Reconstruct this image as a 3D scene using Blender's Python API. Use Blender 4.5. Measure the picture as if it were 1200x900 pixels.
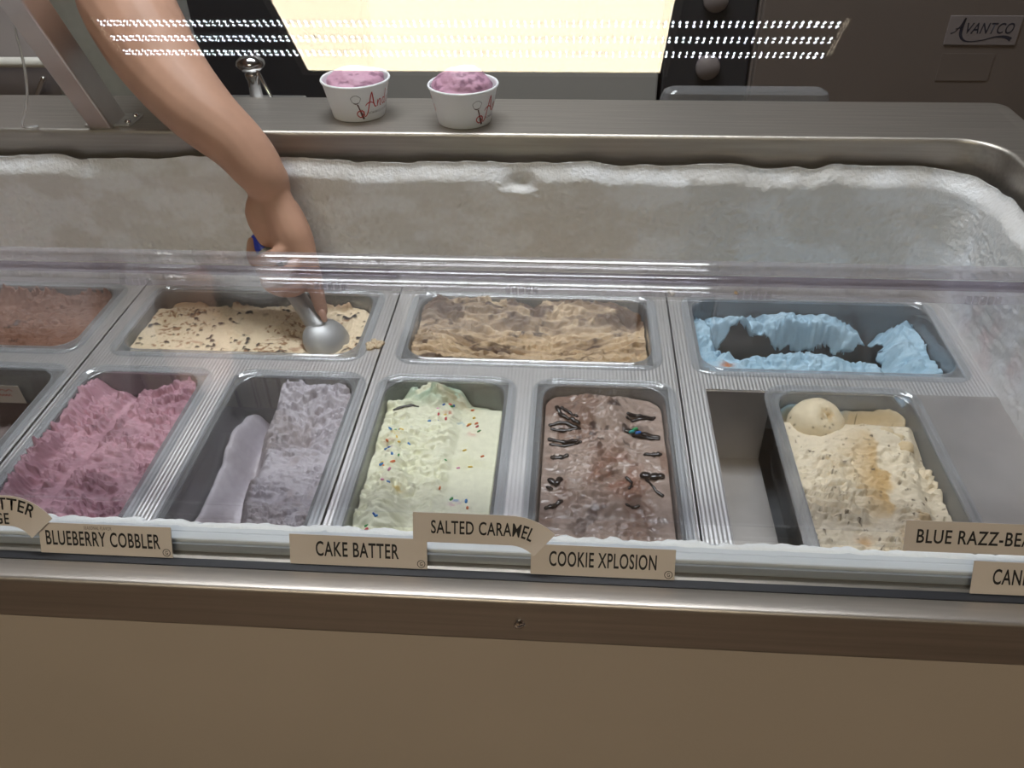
import bpy, bmesh, math, random
import numpy as np
from mathutils import Vector, Matrix

for o in list(bpy.data.objects):
    bpy.data.objects.remove(o)
S = bpy.context.scene
C = S.collection
ZB = 0.72            # pan plane sits 0.72 m above the floor; everything is written relative to the pan plane

# ------------------------------------------------------------------ camera
def set_camera():
    yaw, pitch, roll, f = -0.08129, 0.64158, -0.01879, 997.7
    cy, sy, cp, sp = math.cos(yaw), math.sin(yaw), math.cos(pitch), math.sin(pitch)
    w = Vector((sy*cp, cy*cp, -sp)); r = Vector((cy, -sy, 0)); u = r.cross(w)
    r2 = math.cos(roll)*r + math.sin(roll)*u
    u2 = -math.sin(roll)*r + math.cos(roll)*u
    cam = bpy.data.cameras.new('camera'); co = bpy.data.objects.new('camera', cam); C.objects.link(co)
    m = Matrix.Identity(4)
    for i in range(3):
        m[i][0], m[i][1], m[i][2] = r2[i], u2[i], -w[i]
    m[0][3], m[1][3], m[2][3] = 0.2280, -0.8053, 0.5827 + ZB
    co.matrix_world = m
    cam.sensor_fit = 'HORIZONTAL'; cam.sensor_width = 36.0; cam.lens = f/1200*36; cam.clip_start = 0.01
    S.camera = co
set_camera()

# ------------------------------------------------------------------ world, exposure
wd = bpy.data.worlds.new('room_ambient'); S.world = wd; wd.use_nodes = True
wd.node_tree.nodes['Background'].inputs[0].default_value = (0.9, 0.93, 1.0, 1)
wd.node_tree.nodes['Background'].inputs[1].default_value = 0.0      # closed room: all light comes from its lamps
S.view_settings.view_transform = 'Standard'; S.view_settings.look = 'None'
S.view_settings.gamma = 1.0; S.view_settings.use_curve_mapping = False
S.view_settings.exposure = 0.32
try:
    S.cycles.transparent_max_bounces = 48
    S.cycles.max_bounces = 12
except Exception:
    pass
PANEL_E, CASE_E, LED_E = 12.0, 18.5, 60.0     # lamp strengths used by the lamp builders below

# ------------------------------------------------------------------ helpers
def lin(c):
    c = c/255.0
    return c/12.92 if c <= 0.04045 else ((c+0.055)/1.055)**2.4
def rgb(r, g, b):
    return (lin(r), lin(g), lin(b), 1.0)

def tag(o, label=None, cat=None, group=None, kind=None):
    if label: o['label'] = label
    if cat: o['category'] = cat
    if group: o['group'] = group
    if kind: o['kind'] = kind
    return o
def thing(name, loc, label, cat, group=None):
    o = bpy.data.objects.new(name, None); C.objects.link(o); o.location = loc
    o.empty_display_size = 0.02
    return tag(o, label, cat, group)
def link(name, me, mat=None, parent=None, loc=(0, 0, 0), smooth=False):
    o = bpy.data.objects.new(name, me); C.objects.link(o); o.location = loc
    if mat:
        if len(me.materials) == 0: me.materials.append(mat)
    if parent: o.parent = parent
    if smooth:
        me.polygons.foreach_set('use_smooth', np.ones(len(me.polygons), bool))
    return o
def obj(name, bm, mat, parent=None, loc=(0, 0, 0), smooth=False):
    bmesh.ops.recalc_face_normals(bm, faces=bm.faces)
    me = bpy.data.meshes.new(name); bm.to_mesh(me); bm.free()
    return link(name, me, mat, parent, loc, smooth)
def box(bm, x0, x1, y0, y1, z0, z1, bev=0.0, seg=2):
    b2 = bmesh.new()
    bmesh.ops.create_cube(b2, size=1)
    for v in b2.verts:
        v.co = Vector((x0+(v.co.x+.5)*(x1-x0), y0+(v.co.y+.5)*(y1-y0), z0+(v.co.z+.5)*(z1-z0)))
    if bev > 0:
        bmesh.ops.bevel(b2, geom=list(b2.edges), offset=bev, segments=seg, affect='EDGES', profile=0.5)
    t = bpy.data.meshes.new('t'); b2.to_mesh(t); b2.free(); bm.from_mesh(t); bpy.data.meshes.remove(t)
def bx(*a, **k):
    bm = bmesh.new(); box(bm, *a, **k); return bm
def rrect(x0, x1, y0, y1, r, z, n=8):
    pts = []
    for cx, cy, a0 in ((x1-r, y1-r, 0), (x0+r, y1-r, 90), (x0+r, y0+r, 180), (x1-r, y0+r, 270)):
        for k in range(n+1):
            a = math.radians(a0+90*k/n)
            pts.append((cx+r*math.cos(a), cy+r*math.sin(a), z))
    return pts
def loft(bm, rings, cap_first=False, cap_last=False, closed=True):
    V = [[bm.verts.new(p) for p in ring] for ring in rings]
    for a, b in zip(V[:-1], V[1:]):
        n = len(a)
        for i in range(n if closed else n-1):
            j = (i+1) % n
            try: bm.faces.new((a[i], a[j], b[j], b[i]))
            except ValueError: pass
    if cap_first: bm.faces.new(V[0][::-1])
    if cap_last: bm.faces.new(V[-1])
    return V
def catmull(pts, n=6):
    P = [Vector(p) for p in pts]; out = []
    for i in range(len(P)-1):
        p0 = P[max(i-1, 0)]; p1 = P[i]; p2 = P[i+1]; p3 = P[min(i+2, len(P)-1)]
        for k in range(n):
            t = k/n
            out.append(0.5*((2*p1)+(-p0+p2)*t+(2*p0-5*p1+4*p2-p3)*t*t+(-p0+3*p1-3*p2+p3)*t**3))
    out.append(P[-1]); return out
def tube(bm, pts, rad, seg=10, smooth=0, flat=1.0, up=(0, 0, 1), round_ends=True):
    """closed tapered tube along pts; rad = number or list; flat = ratio of the second radius"""
    n0 = len(pts)
    if not hasattr(rad, '__len__'): rad = [rad]*n0
    if smooth:
        q = catmull([(*p, ) for p in pts], smooth)
        rr = catmull([(r, 0, 0) for r in rad], smooth); P = q; Rr = [v.x for v in rr]
    else:
        P = [Vector(p) for p in pts]; Rr = list(rad)
    if round_ends:
        d0 = (P[0]-P[1]).normalized(); d1 = (P[-1]-P[-2]).normalized()
        pre = [(P[0]+d0*Rr[0]*math.sin(a), Rr[0]*math.cos(a)) for a in (1.35, 1.0, 0.55)]
        post = [(P[-1]+d1*Rr[-1]*math.sin(a), Rr[-1]*math.cos(a)) for a in (0.55, 1.0, 1.35)]
        P = [a for a, _ in pre]+P+[a for a, _ in post]
        Rr = [b for _, b in pre]+Rr+[b for _, b in post]
    rings = []; U = Vector(up)
    prev = None
    for i, p in enumerate(P):
        t = (P[min(i+1, len(P)-1)]-P[max(i-1, 0)]).normalized()
        s = t.cross(U)
        if s.length < 1e-3: s = t.cross(Vector((1, 0, 0)))
        if prev is not None and s.dot(prev) < 0: s = -s
        s.normalize(); prev = s
        v = t.cross(s)
        rings.append([p+s*Rr[i]*math.cos(2*math.pi*k/seg)+v*Rr[i]*flat*math.sin(2*math.pi*k/seg) for k in range(seg)])
    loft(bm, rings, True, True)
def lathe(bm, prof, seg=32, c=(0, 0, 0), cap0=False, cap1=False):
    rings = [[(c[0]+r*math.cos(2*math.pi*k/seg), c[1]+r*math.sin(2*math.pi*k/seg), c[2]+z) for k in range(seg)] for r, z in prof]
    return loft(bm, rings, cap0, cap1)

# numpy value noise
_rng = np.random.RandomState(7)
_T = _rng.rand(256, 256)
def vn(x, y, s=0):
    x = np.asarray(x, float)+s*17.31; y = np.asarray(y, float)+s*9.77
    xi = np.floor(x).astype(int); yi = np.floor(y).astype(int)
    fx = x-xi; fy = y-yi
    fx = fx*fx*fx*(fx*(fx*6-15)+10); fy = fy*fy*fy*(fy*(fy*6-15)+10)
    g = lambda a, b: _T[a & 255, b & 255]
    return (g(xi, yi)*(1-fx)+g(xi+1, yi)*fx)*(1-fy)+(g(xi, yi+1)*(1-fx)+g(xi+1, yi+1)*fx)*fy
def fbm(x, y, s=0, o=4):
    t = 0; a = 1; n = 0
    for k in range(o):
        t = t+a*vn(x*2**k, y*2**k, s+k*3); n += a; a *= .5
    return t/n
def ridged(x, y, s=0, o=3):
    t = 0; a = 1; n = 0
    for k in range(o):
        t = t+a*(1-np.abs(2*vn(x*2**k, y*2**k, s+k*5)-1)); n += a; a *= .55
    return t/n
def sst(x, a, b):
    t = np.clip((x-a)/(b-a), 0, 1); return t*t*(3-2*t)
def gau(x, y, cx, cy, sx, sy):
    return np.exp(-((x-cx)/sx)**2-((y-cy)/sy)**2)

# ------------------------------------------------------------------ materials
def nt(name):
    m = bpy.data.materials.new(name); m.use_nodes = True
    return m, m.node_tree.nodes, m.node_tree.links
def P(name, base, rough=.5, metal=0.0, var=0.0, scale=40, bump=0.0, bscale=200, spec=.5, stretch=(1, 1, 1), coat=0.0, emis=None, estr=0.0, aniso=0.0):
    m, N, L = nt(name); b = N['Principled BSDF']
    b.inputs['Base Color'].default_value = base; b.inputs['Roughness'].default_value = rough
    b.inputs['Metallic'].default_value = metal; b.inputs['Specular IOR Level'].default_value = spec
    b.inputs['Coat Weight'].default_value = coat
    if aniso: b.inputs['Anisotropic'].default_value = aniso
    if emis:
        b.inputs['Emission Color'].default_value = emis; b.inputs['Emission Strength'].default_value = estr
    if var or bump:
        tc = N.new('ShaderNodeTexCoord'); mp = N.new('ShaderNodeMapping'); mp.inputs['Scale'].default_value = stretch
        L.new(tc.outputs['Object'], mp.inputs[0])
    if var:
        n = N.new('ShaderNodeTexNoise'); n.inputs['Scale'].default_value = scale; n.inputs['Detail'].default_value = 5
        L.new(mp.outputs[0], n.inputs['Vector'])
        r = N.new('ShaderNodeMapRange'); r.inputs[1].default_value = .3; r.inputs[2].default_value = .7
        r.inputs[3].default_value = 1-var; r.inputs[4].default_value = 1+var
        L.new(n.outputs[0], r.inputs[0])
        mx = N.new('ShaderNodeVectorMath'); mx.operation = 'SCALE'; mx.inputs[0].default_value = base[:3]
        L.new(r.outputs[0], mx.inputs['Scale']); L.new(mx.outputs[0], b.inputs['Base Color'])
    if bump:
        n2 = N.new('ShaderNodeTexNoise'); n2.inputs['Scale'].default_value = bscale; n2.inputs['Detail'].default_value = 4
        L.new(mp.outputs[0], n2.inputs['Vector'])
        bp = N.new('ShaderNodeBump'); bp.inputs['Strength'].default_value = bump; bp.inputs['Distance'].default_value = .001
        L.new(n2.outputs[0], bp.inputs['Height']); L.new(bp.outputs[0], b.inputs['Normal'])
    return m
def clear(name, tint=(1, 1, 1), diff=0.0, dcol=(.8, .8, .8), rough=0.0, f0=.04):
    """thin clear glass or plastic: see-through, mirror-like towards grazing, optionally a little milky"""
    m, N, L = nt(name); N.remove(N['Principled BSDF']); out = N['Material Output']
    t = N.new('ShaderNodeBsdfTransparent'); t.inputs[0].default_value = (*tint, 1)
    g = N.new('ShaderNodeBsdfAnisotropic') if False else N.new('ShaderNodeBsdfGlossy')
    g.inputs['Roughness'].default_value = rough; g.inputs[0].default_value = (1, 1, 1, 1)
    lw = N.new('ShaderNodeLayerWeight'); lw.inputs[0].default_value = .5
    pw = N.new('ShaderNodeMath'); pw.operation = 'POWER'; pw.inputs[1].default_value = 5
    L.new(lw.outputs['Facing'], pw.inputs[0])
    ma = N.new('ShaderNodeMath'); ma.operation = 'MULTIPLY_ADD'; ma.inputs[1].default_value = 1-f0; ma.inputs[2].default_value = f0
    L.new(pw.outputs[0], ma.inputs[0])
    base = t
    if diff:
        d = N.new('ShaderNodeBsdfDiffuse'); d.inputs[0].default_value = (*dcol, 1)
        mx0 = N.new('ShaderNodeMixShader'); mx0.inputs[0].default_value = diff
        L.new(t.outputs[0], mx0.inputs[1]); L.new(d.outputs[0], mx0.inputs[2]); base = mx0
    mx = N.new('ShaderNodeMixShader'); L.new(ma.outputs[0], mx.inputs[0])
    L.new(base.outputs[0], mx.inputs[1]); L.new(g.outputs[0], mx.inputs[2]); L.new(mx.outputs[0], out.inputs[0])
    return m
def pigment(name, rough=.5, bump=.35, bscale=420, spec=.4, var=.06):
    """ice cream: colour of the mix from the mesh's own flavour pattern, fine crystals as relief"""
    m, N, L = nt(name); b = N['Principled BSDF']
    at = N.new('ShaderNodeAttribute'); at.attribute_name = 'pig'
    tc = N.new('ShaderNodeTexCoord')
    n = N.new('ShaderNodeTexNoise'); n.inputs['Scale'].default_value = 150; n.inputs['Detail'].default_value = 4
    L.new(tc.outputs['Object'], n.inputs['Vector'])
    r = N.new('ShaderNodeMapRange'); r.inputs[1].default_value = .3; r.inputs[2].default_value = .7
    r.inputs[3].default_value = 1-var; r.inputs[4].default_value = 1+var; L.new(n.outputs[0], r.inputs[0])
    mx = N.new('ShaderNodeVectorMath'); mx.operation = 'SCALE'
    L.new(at.outputs['Color'], mx.inputs[0]); L.new(r.outputs[0], mx.inputs['Scale']); L.new(mx.outputs[0], b.inputs['Base Color'])
    n2 = N.new('ShaderNodeTexNoise'); n2.inputs['Scale'].default_value = bscale; n2.inputs['Detail'].default_value = 5
    L.new(tc.outputs['Object'], n2.inputs['Vector'])
    bp = N.new('ShaderNodeBump'); bp.inputs['Strength'].default_value = bump; bp.inputs['Distance'].default_value = .0015
    L.new(n2.outputs[0], bp.inputs['Height']); L.new(bp.outputs[0], b.inputs['Normal'])
    b.inputs['Roughness'].default_value = rough; b.inputs['Specular IOR Level'].default_value = spec
    return m
def reflection_ribs(name, base, rough, pitch=.0042, depth=.00018):
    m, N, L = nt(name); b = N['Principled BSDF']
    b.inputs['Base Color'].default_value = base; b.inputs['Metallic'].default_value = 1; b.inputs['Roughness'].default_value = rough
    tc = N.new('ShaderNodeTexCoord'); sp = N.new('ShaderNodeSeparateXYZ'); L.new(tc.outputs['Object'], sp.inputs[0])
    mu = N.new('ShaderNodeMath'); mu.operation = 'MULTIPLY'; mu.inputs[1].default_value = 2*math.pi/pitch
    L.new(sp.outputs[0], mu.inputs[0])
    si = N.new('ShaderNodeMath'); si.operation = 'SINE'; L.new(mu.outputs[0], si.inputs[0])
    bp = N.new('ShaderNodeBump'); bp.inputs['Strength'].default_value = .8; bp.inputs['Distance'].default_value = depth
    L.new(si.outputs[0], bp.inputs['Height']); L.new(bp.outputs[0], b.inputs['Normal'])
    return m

M = {}
M['steel'] = P('brushed_steel', (.62, .60, .57, 1), .42, 1, var=.10, scale=30, stretch=(.3, 6, 6), bump=.08, bscale=300)
M['steel_front'] = P('brushed_steel_warm', (.46, .42, .38, 1), .46, 1, var=.10, scale=30, stretch=(.25, 8, 8), bump=.06, bscale=300)
M['steel_plate'] = P('dull_steel', (.60, .57, .55, 1), .42, 1, var=.12, scale=14, bump=.1, bscale=60)
M['carrier'] = reflection_ribs('carrier_steel_led_streaks', (.78, .77, .77, 1), .45)  # bump ribs stand in for stretched LED reflections on plain steel
M['chrome'] = P('chrome', (.75, .75, .77, 1), .12, 1)
M['beige'] = P('beige_panel', rgb(178, 166, 152), .55, 0, var=.04, scale=5)
M['liner'] = P('grey_liner', rgb(120, 122, 124), .6)
M['frost'] = P('frost', rgb(214, 212, 212), .55, 0, var=.16, scale=9, bump=.9, bscale=330, spec=.6)
M['frost_white'] = P('packed_frost', rgb(238, 240, 244), .6, 0, var=.05, scale=20, bump=.6, bscale=350, spec=.5)
M['glass'] = clear('pane_glass', (.97, .98, .97))
M['lid'] = clear('lid_acrylic', (.98, .98, .985), 0.0, (.85, .85, .9), 0.0)
M['rail'] = clear('lid_rail_acrylic', (.93, .92, .94), .12, (.75, .73, .78), .05, .05)
M['rail_dark'] = clear('lid_joint', (.72, .69, .75), .22, (.34, .30, .36), .1, .05)
M['pan'] = clear('pan_polycarbonate', (.93, .94, .95), .16, (.70, .72, .74), .04, .06)
M['white_plastic'] = P('white_channel', rgb(205, 210, 218), .4, 0, var=.04, scale=20)
M['grey_plastic'] = P('grey_channel_groove', rgb(150, 156, 166), .45)
M['gasket'] = P('black_gasket', rgb(38, 40, 46), .5)
M['card'] = P('label_card', rgb(206, 196, 186), .6, 0, var=.03, scale=30)
M['ink'] = P('black_ink', rgb(26, 24, 24), .6)
M['ink_soft'] = P('grey_ink', rgb(120, 112, 104), .6)
M['pig'] = pigment('ice_cream')
M['pig_wet'] = pigment('ice_cream_melty', .28, .25, 300, .5)
M['fudge'] = P('fudge', rgb(34, 25, 24), .25, 0, spec=.6)
M['paper'] = P('cup_paper', rgb(232, 234, 238), .5)
M['red'] = P('red_print', rgb(186, 52, 56), .6)
M['grey_print'] = P('grey_print', rgb(150, 150, 155), .6)
M['dark_print'] = P('dark_print', rgb(92, 62, 62), .6)
M['skin'] = P('skin', rgb(184, 143, 122), .5, 0, var=.07, scale=35, bump=.12, bscale=500, spec=.35)
M['shirt'] = P('grey_shirt', rgb(178, 180, 178), .85, 0, var=.06, scale=60, bump=.2, bscale=600)
M['trousers'] = P('dark_trousers', rgb(48, 48, 54), .85)
M['hair'] = P('dark_hair', rgb(45, 34, 28), .6, bump=.4, bscale=200, stretch=(1, 1, .1))
M['shoe'] = P('black_shoe', rgb(30, 30, 32), .6)
M['blue_cap'] = P('blue_cap', rgb(50, 72, 200), .35)
M['scoop'] = P('scoop_metal', (.48, .48, .48, 1), .50, .6, bump=.15, bscale=200)
M['dark_unit'] = P('dark_unit', rgb(112, 102, 97), .4, .2, var=.05, scale=6)
M['black_unit'] = P('black_unit', rgb(50, 49, 52), .4)
M['grey_unit'] = P('grey_unit', rgb(150, 148, 146), .5)
M['pale_unit'] = P('pale_unit', rgb(176, 168, 168), .45)
M['plate'] = P('badge_plate', rgb(120, 112, 112), .45)
M['badge_ink'] = P('badge_ink', rgb(44, 44, 56), .5)
M['floor'] = P('floor_vinyl', rgb(120, 104, 92), .5, 0, var=.1, scale=8)
M['wall'] = P('wall_paint', rgb(150, 132, 116), .8)
M['wall_dark'] = P('wall_dark_paint', rgb(90, 84, 80), .8)
M['ceil'] = P('ceiling_paint', rgb(150, 142, 134), .9)
M['lamp_warm'] = P('troffer_diffuser', (1, .9, .7, 1), .5, emis=(1.0, .86, .62, 1), estr=PANEL_E)
M['lamp_case'] = P('downlight_diffuser', (1, 1, 1, 1), .5, emis=(.93, .96, 1.0, 1), estr=CASE_E)
M['led'] = P('led_dot', (1, 1, 1, 1), .5, emis=(.85, .92, 1.0, 1), estr=LED_E)
M['lamp_frame'] = P('lamp_frame', rgb(225, 222, 215), .5)
M['led_rail'] = clear('led_rail_acrylic', (.98, .98, .98))

# ------------------------------------------------------------------ the room
FL = -ZB
def struct(name, bm, m):
    o = obj(name, bm, m); o['kind'] = 'structure'; return o
CEIL = 2.08
struct('floor', bx(-3.6, 3.6, -5.1, 2.3, FL-.1, FL), M['floor'])
struct('ceiling', bx(-3.6, 3.6, -5.1, 2.3, CEIL+.03, CEIL+.13), M['ceil'])
struct('wall_back', bx(-3.6, 3.6, 2.2, 2.3, FL, CEIL+.03), M['wall_dark'])
struct('wall_front', bx(-3.6, 3.6, -5.1, -5.0, FL, CEIL+.03), M['wall'])
struct('wall_left', bx(-3.7, -3.6, -5.1, 2.3, FL, CEIL+.03), M['wall'])
struct('wall_right', bx(3.6, 3.7, -5.1, 2.3, FL, CEIL+.03), M['wall'])

# ------------------------------------------------------------------ lamps
def troffer(name, x0, x1, y0, y1, mat, label):
    t = thing(name, ((x0+x1)/2, (y0+y1)/2, CEIL), label, 'ceiling light')
    w, d = (x1-x0)/2, (y1-y0)/2
    bm = bmesh.new(); box(bm, -w, w, -d, d, -.004, .02); obj('diffuser_offscreen', bm, mat, t)
    bm = bmesh.new()
    for a in ((-w-.03, -w, -d-.03, d+.03), (w, w+.03, -d-.03, d+.03), (-w, w, -d-.03, -d), (-w, w, d, d+.03)):
        box(bm, *a, -.008, .03)
    obj('frame', bm, M['lamp_frame'], t)
troffer('warm_ceiling_light_offscreen', -.85, .553, -3.03, -2.42, M['lamp_warm'], 'warm yellow ceiling light panel mirrored in the glass guard')
troffer('cool_ceiling_light_offscreen', -.75, .65, .15, .65, M['lamp_case'], 'cool white ceiling light panel above the dipping cabinet')
t = thing('led_light_bar_offscreen', (0, -1.48, 1.2), 'hanging bar of three rows of tiny white leds mirrored in the glass', 'led light')
for yy, row in ((.05, 'near'), (0, 'middle'), (-.05, 'far')):
    bm = bmesh.new(); box(bm, -.73, .73, yy-.004, yy+.004, .002, .006); rl = obj('led_strip', bm, M['led_rail'], t)
    bm = bmesh.new()
    for k in range(108):
        for dy in (-.006, .006):
            x = -.712+k*1.424/107
            lathe(bm, [(.0005, -.0017), (.0014, -.0012), (.0018, 0), (.0014, .0012)], 6, (x, yy+dy*(1 if yy else 1), 0), True, True)
    o = obj('led_%s_row_offscreen' % row, bm, M['led'], rl); o['kind'] = 'stuff'
for x in (-.727, .727):
    bm = bmesh.new(); tube(bm, [(x, 0, .004), (x, 0, CEIL+.03-1.2)], .0008, 6, round_ends=False); obj('suspension_wire', bm, M['gasket'], t)
    bm = bmesh.new(); box(bm, x-.003, x+.003, -.06, .06, .004, .008); obj('cross_bar', bm, M['led_rail'], t)

# ------------------------------------------------------------------ the dipping cabinet
W = .355
RIM = .20
cab = thing('dipping_cabinet', (0, 0, FL), 'beige ice cream dipping cabinet with brushed steel top rim', 'freezer')
def cpart(name, bm, m, smooth=False):
    o = obj(name, bm, m, cab, (0, 0, -FL), smooth); return o
OX0, OX1, OY0, OY1 = -.788, .788, -.50, .352          # outer rim
IX0, IX1, IY0, IY1 = -.730, .730, -.452, .220         # opening
# steel rim
bm = bmesh.new()
def ring(i, z, r):   # outer ring moved in by i
    return rrect(OX0+i, OX1-i, OY0+i, OY1-i, max(r-i, .004), z)
rings = [ring(.012, .168, .02), ring(.001, .168, .02), ring(0, .1686, .02), ring(0, .1700, .02), ring(0, .1990, .02), ring(.0003, .2010, .02), ring(.0012, .2022, .02), ring(.0026, .2025, .02), ring(.0045, .2024, .02), ring(.0140, .2018, .02), ring(.017, RIM, .02), ring(.019, RIM, .02)]
rings += [rrect(IX0-.007, IX1+.007, IY0-.007, IY1+.007, .057, RIM), rrect(IX0-.004, IX1+.004, IY0-.004, IY1+.004, .054, RIM), rrect(IX0-.0012, IX1+.0012, IY0-.0012, IY1+.0012, .0512, RIM-.001), rrect(IX0, IX1, IY0, IY1, .05, RIM-.004), rrect(IX0, IX1, IY0, IY1, .05, RIM-.007), rrect(IX0, IX1, IY0, IY1, .05, .150)]
for rg_ in rings:
    for k_, p_ in enumerate(rg_):
        if p_[1] > -.2 and p_[2] > RIM: rg_[k_] = (p_[0], p_[1], RIM)
loft(bm, rings)
top = cpart('steel_rim', bm, M['steel_front'], True)
# screw in the front of the rim
bm = bmesh.new(); lathe(bm, [(.0001, .0022), (.0022, .002), (.0036, .0008), (.0038, 0)], 20, cap1=True, cap0=True)
box(bm, -.0022, .0022, -.0004, .0004, .0018, .0026)
o = obj('screw', bm, M['chrome'], top, (.205, -.5, .184), False); o.rotation_euler = (math.radians(90), 0, .5)
# insulated box
cpart('front_panel', bx(-.782, .782, -.492, -.47, -ZB+.08, .172, bev=.002), M['beige'])
cpart('side_panel', bx(-.782, -.762, -.47, .345, -ZB+.08, .172), M['beige'])
cpart('side_panel', bx(.762, .782, -.47, .345, -ZB+.08, .172), M['beige'])
cpart('rear_panel', bx(-.762, .762, .325, .345, -ZB+.08, .172), M['beige'])
cpart('base', bx(-.76, .76, -.45, .325, -ZB, -ZB+.08), M['gasket'])
bm = bmesh.new()
loft(bm, [rrect(IX0, IX1, IY0, IY1, .05, .152), rrect(IX0, IX1, IY0, IY1, .05, -.30)], False, True)
cpart('well_liner', bm, M['liner'])
# ledge that carries the pan carriers
bm = bmesh.new()
box(bm, -.728, .728, .175, .218, -.02, -.0055); box(bm, -.728, .728, -.45, -.335, -.02, -.0055)
cpart('carrier_ledge', bm, M['liner'])

# frost on the walls of the well
def grid_mesh(name, Pn, keep=None, col=None):
    ny, nx, _ = Pn.shape
    idx = np.arange(ny*nx).reshape(ny, nx)
    F = np.stack([idx[:-1, :-1], idx[:-1, 1:], idx[1:, 1:], idx[1:, :-1]], -1).reshape(-1, 4)
    if keep is not None:
        k = keep[:-1, :-1] & keep[:-1, 1:] & keep[1:, 1:] & keep[1:, :-1]
        F = F[k.reshape(-1)]
    me = bpy.data.meshes.new(name)
    me.from_pydata(Pn.reshape(-1, 3).tolist(), [], F.tolist())
    if col is not None:
        a = me.color_attributes.new('pig', 'FLOAT_COLOR', 'POINT')
        rgba = np.ones((ny*nx, 4), np.float32); rgba[:, :3] = col.reshape(-1, 3)
        a.data.foreach_set('color', rgba.reshape(-1))
    me.polygons.foreach_set('use_smooth', np.ones(len(me.polygons), bool))
    me.update(); return me
def frost_mat():
    m, N, L = nt('well_frost'); b = N['Principled BSDF']
    at = N.new('ShaderNodeAttribute'); at.attribute_name = 'pig'; L.new(at.outputs['Color'], b.inputs['Base Color'])
    tc = N.new('ShaderNodeTexCoord')
    n2 = N.new('ShaderNodeTexNoise'); n2.inputs['Scale'].default_value = 220; n2.inputs['Detail'].default_value = 6
    L.new(tc.outputs['Object'], n2.inputs['Vector'])
    bp = N.new('ShaderNodeBump'); bp.inputs['Strength'].default_value = .7; bp.inputs['Distance'].default_value = .0022
    L.new(n2.outputs[0], bp.inputs['Height']); L.new(bp.outputs[0], b.inputs['Normal'])
    b.inputs['Roughness'].default_value = .5; b.inputs['Specular IOR Level'].default_value = .6
    return m
M['well_frost'] = frost_mat()
def L3(*c): return np.array([lin(v) for v in c])
# back wall and side walls in one continuous sheet of ice: path along the wall, then up
cr = .045
path = []
for xx in np.arange(-.45, .19, .003): path.append((-.714, xx, 1, 0))
path = [(-.714, y, 1, 0) for y in np.arange(-.44, .206-cr, .004)]
path += [(-.714+cr-cr*math.cos(a), .206-cr+cr*math.sin(a), math.cos(a), -math.sin(a)) for a in np.linspace(0, math.pi/2, 12)]
path += [(x, .206, 0, -1) for x in np.arange(-.714+cr+.002, .714-cr, .002)]
path += [(.714-cr+cr*math.sin(a), .206-cr+cr*math.cos(a), -math.sin(a), -math.cos(a)) for a in np.linspace(0, math.pi/2, 12)]
path += [(.714, y, -1, 0) for y in np.arange(.206-cr-.004, -.44, -.004)]
path = np.array(path)
zz = np.linspace(-.03, .172, 110)
s = np.concatenate([[0], np.cumsum(np.hypot(*np.diff(path[:, :2], axis=0).T))])
SS, ZZ = np.meshgrid(s, zz)
PX = np.tile(path[:, 0], (len(zz), 1)); PY = np.tile(path[:, 1], (len(zz), 1))
NX = np.tile(path[:, 2], (len(zz), 1)); NY = np.tile(path[:, 3], (len(zz), 1))
topz = .166+.007*(fbm(SS*22, SS*0+3, 4, 3)-.5)*2
th = .004+.006*(fbm(SS*9, ZZ*12, 1)-.5)+.004*(fbm(SS*45, ZZ*45, 2)-.4)+.005*sst(ZZ, .10, .165)*fbm(SS*16, ZZ*5, 8, 3)+.0045*(fbm(SS*190, ZZ*190, 12, 2)-.5)*sst(-ZZ, -.15, -.11)
th += .007*sst(ZZ, .03, -.01)
right = sst(PX, .66, .712)
th = th*(1-.45*right)+.004*right
dent = gau(PX, ZZ, .162, .146, .016, .011)*(PY > .15)
dent2 = gau(PX, ZZ, -.336, .128, .018, .011)*(PY > .15)
th -= .012*dent+.009*dent2
th += .005*(gau(PX, ZZ, .155, .133, .02, .006)+gau(PX, ZZ, -.336, .113, .02, .006))*(PY > .15)
roll_ = sst(ZZ, topz-.024, topz); th = th*(1-roll_*1.0)-.003*roll_
ZQ = np.minimum(ZZ, topz+.002)
FP = np.stack([PX+NX*th, PY+NY*th, ZQ], -1)
snow = np.clip(sst(fbm(SS*14, ZZ*20, 21), .40, .62)+.8*(fbm(SS*200, ZZ*200, 33, 2)-.55), 0, 1)
ice_c = L3(216, 214, 214); sn_c = L3(230, 231, 236)
colr = ice_c[None, None]*(1-snow[..., None])+sn_c[None, None]*snow[..., None]
pk = (gau(PY, ZZ, .03, .03, .09, .03)*(PX > .69)*sst(fbm(SS*30, ZZ*30, 61), .45, .65))[..., None]
colr = colr*(1-.35*pk)+L3(222, 170, 168)[None, None]*.35*pk
fr = link('wall_frost', grid_mesh('wall_frost', FP, None, colr), M['well_frost'])
tag(fr, 'thick white frost crusted over the inner walls of the cabinet', 'frost', kind='stuff')

# frost crumbling along the back edge of the front channel
xs = np.arange(-.72, .72, .002); vs = np.linspace(0, 1, 8)
XX, VV = np.meshgrid(xs, vs)
hgt = .0008+.0014*fbm(XX*130, VV*3, 3)
FP = np.stack([XX, -.460+.011*VV+.004*VV*(fbm(XX*140, VV*0, 9)-.5)*2, RIM+.007+hgt*np.sin(np.pi*np.clip(VV*1.05, 0, 1))-.006*VV**3], -1)
fo = link('edge_frost', grid_mesh('edge_frost', FP), M['frost_white'])
tag(fo, 'thin ridge of frost along the back of the front glass channel', 'frost', kind='stuff')

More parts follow.
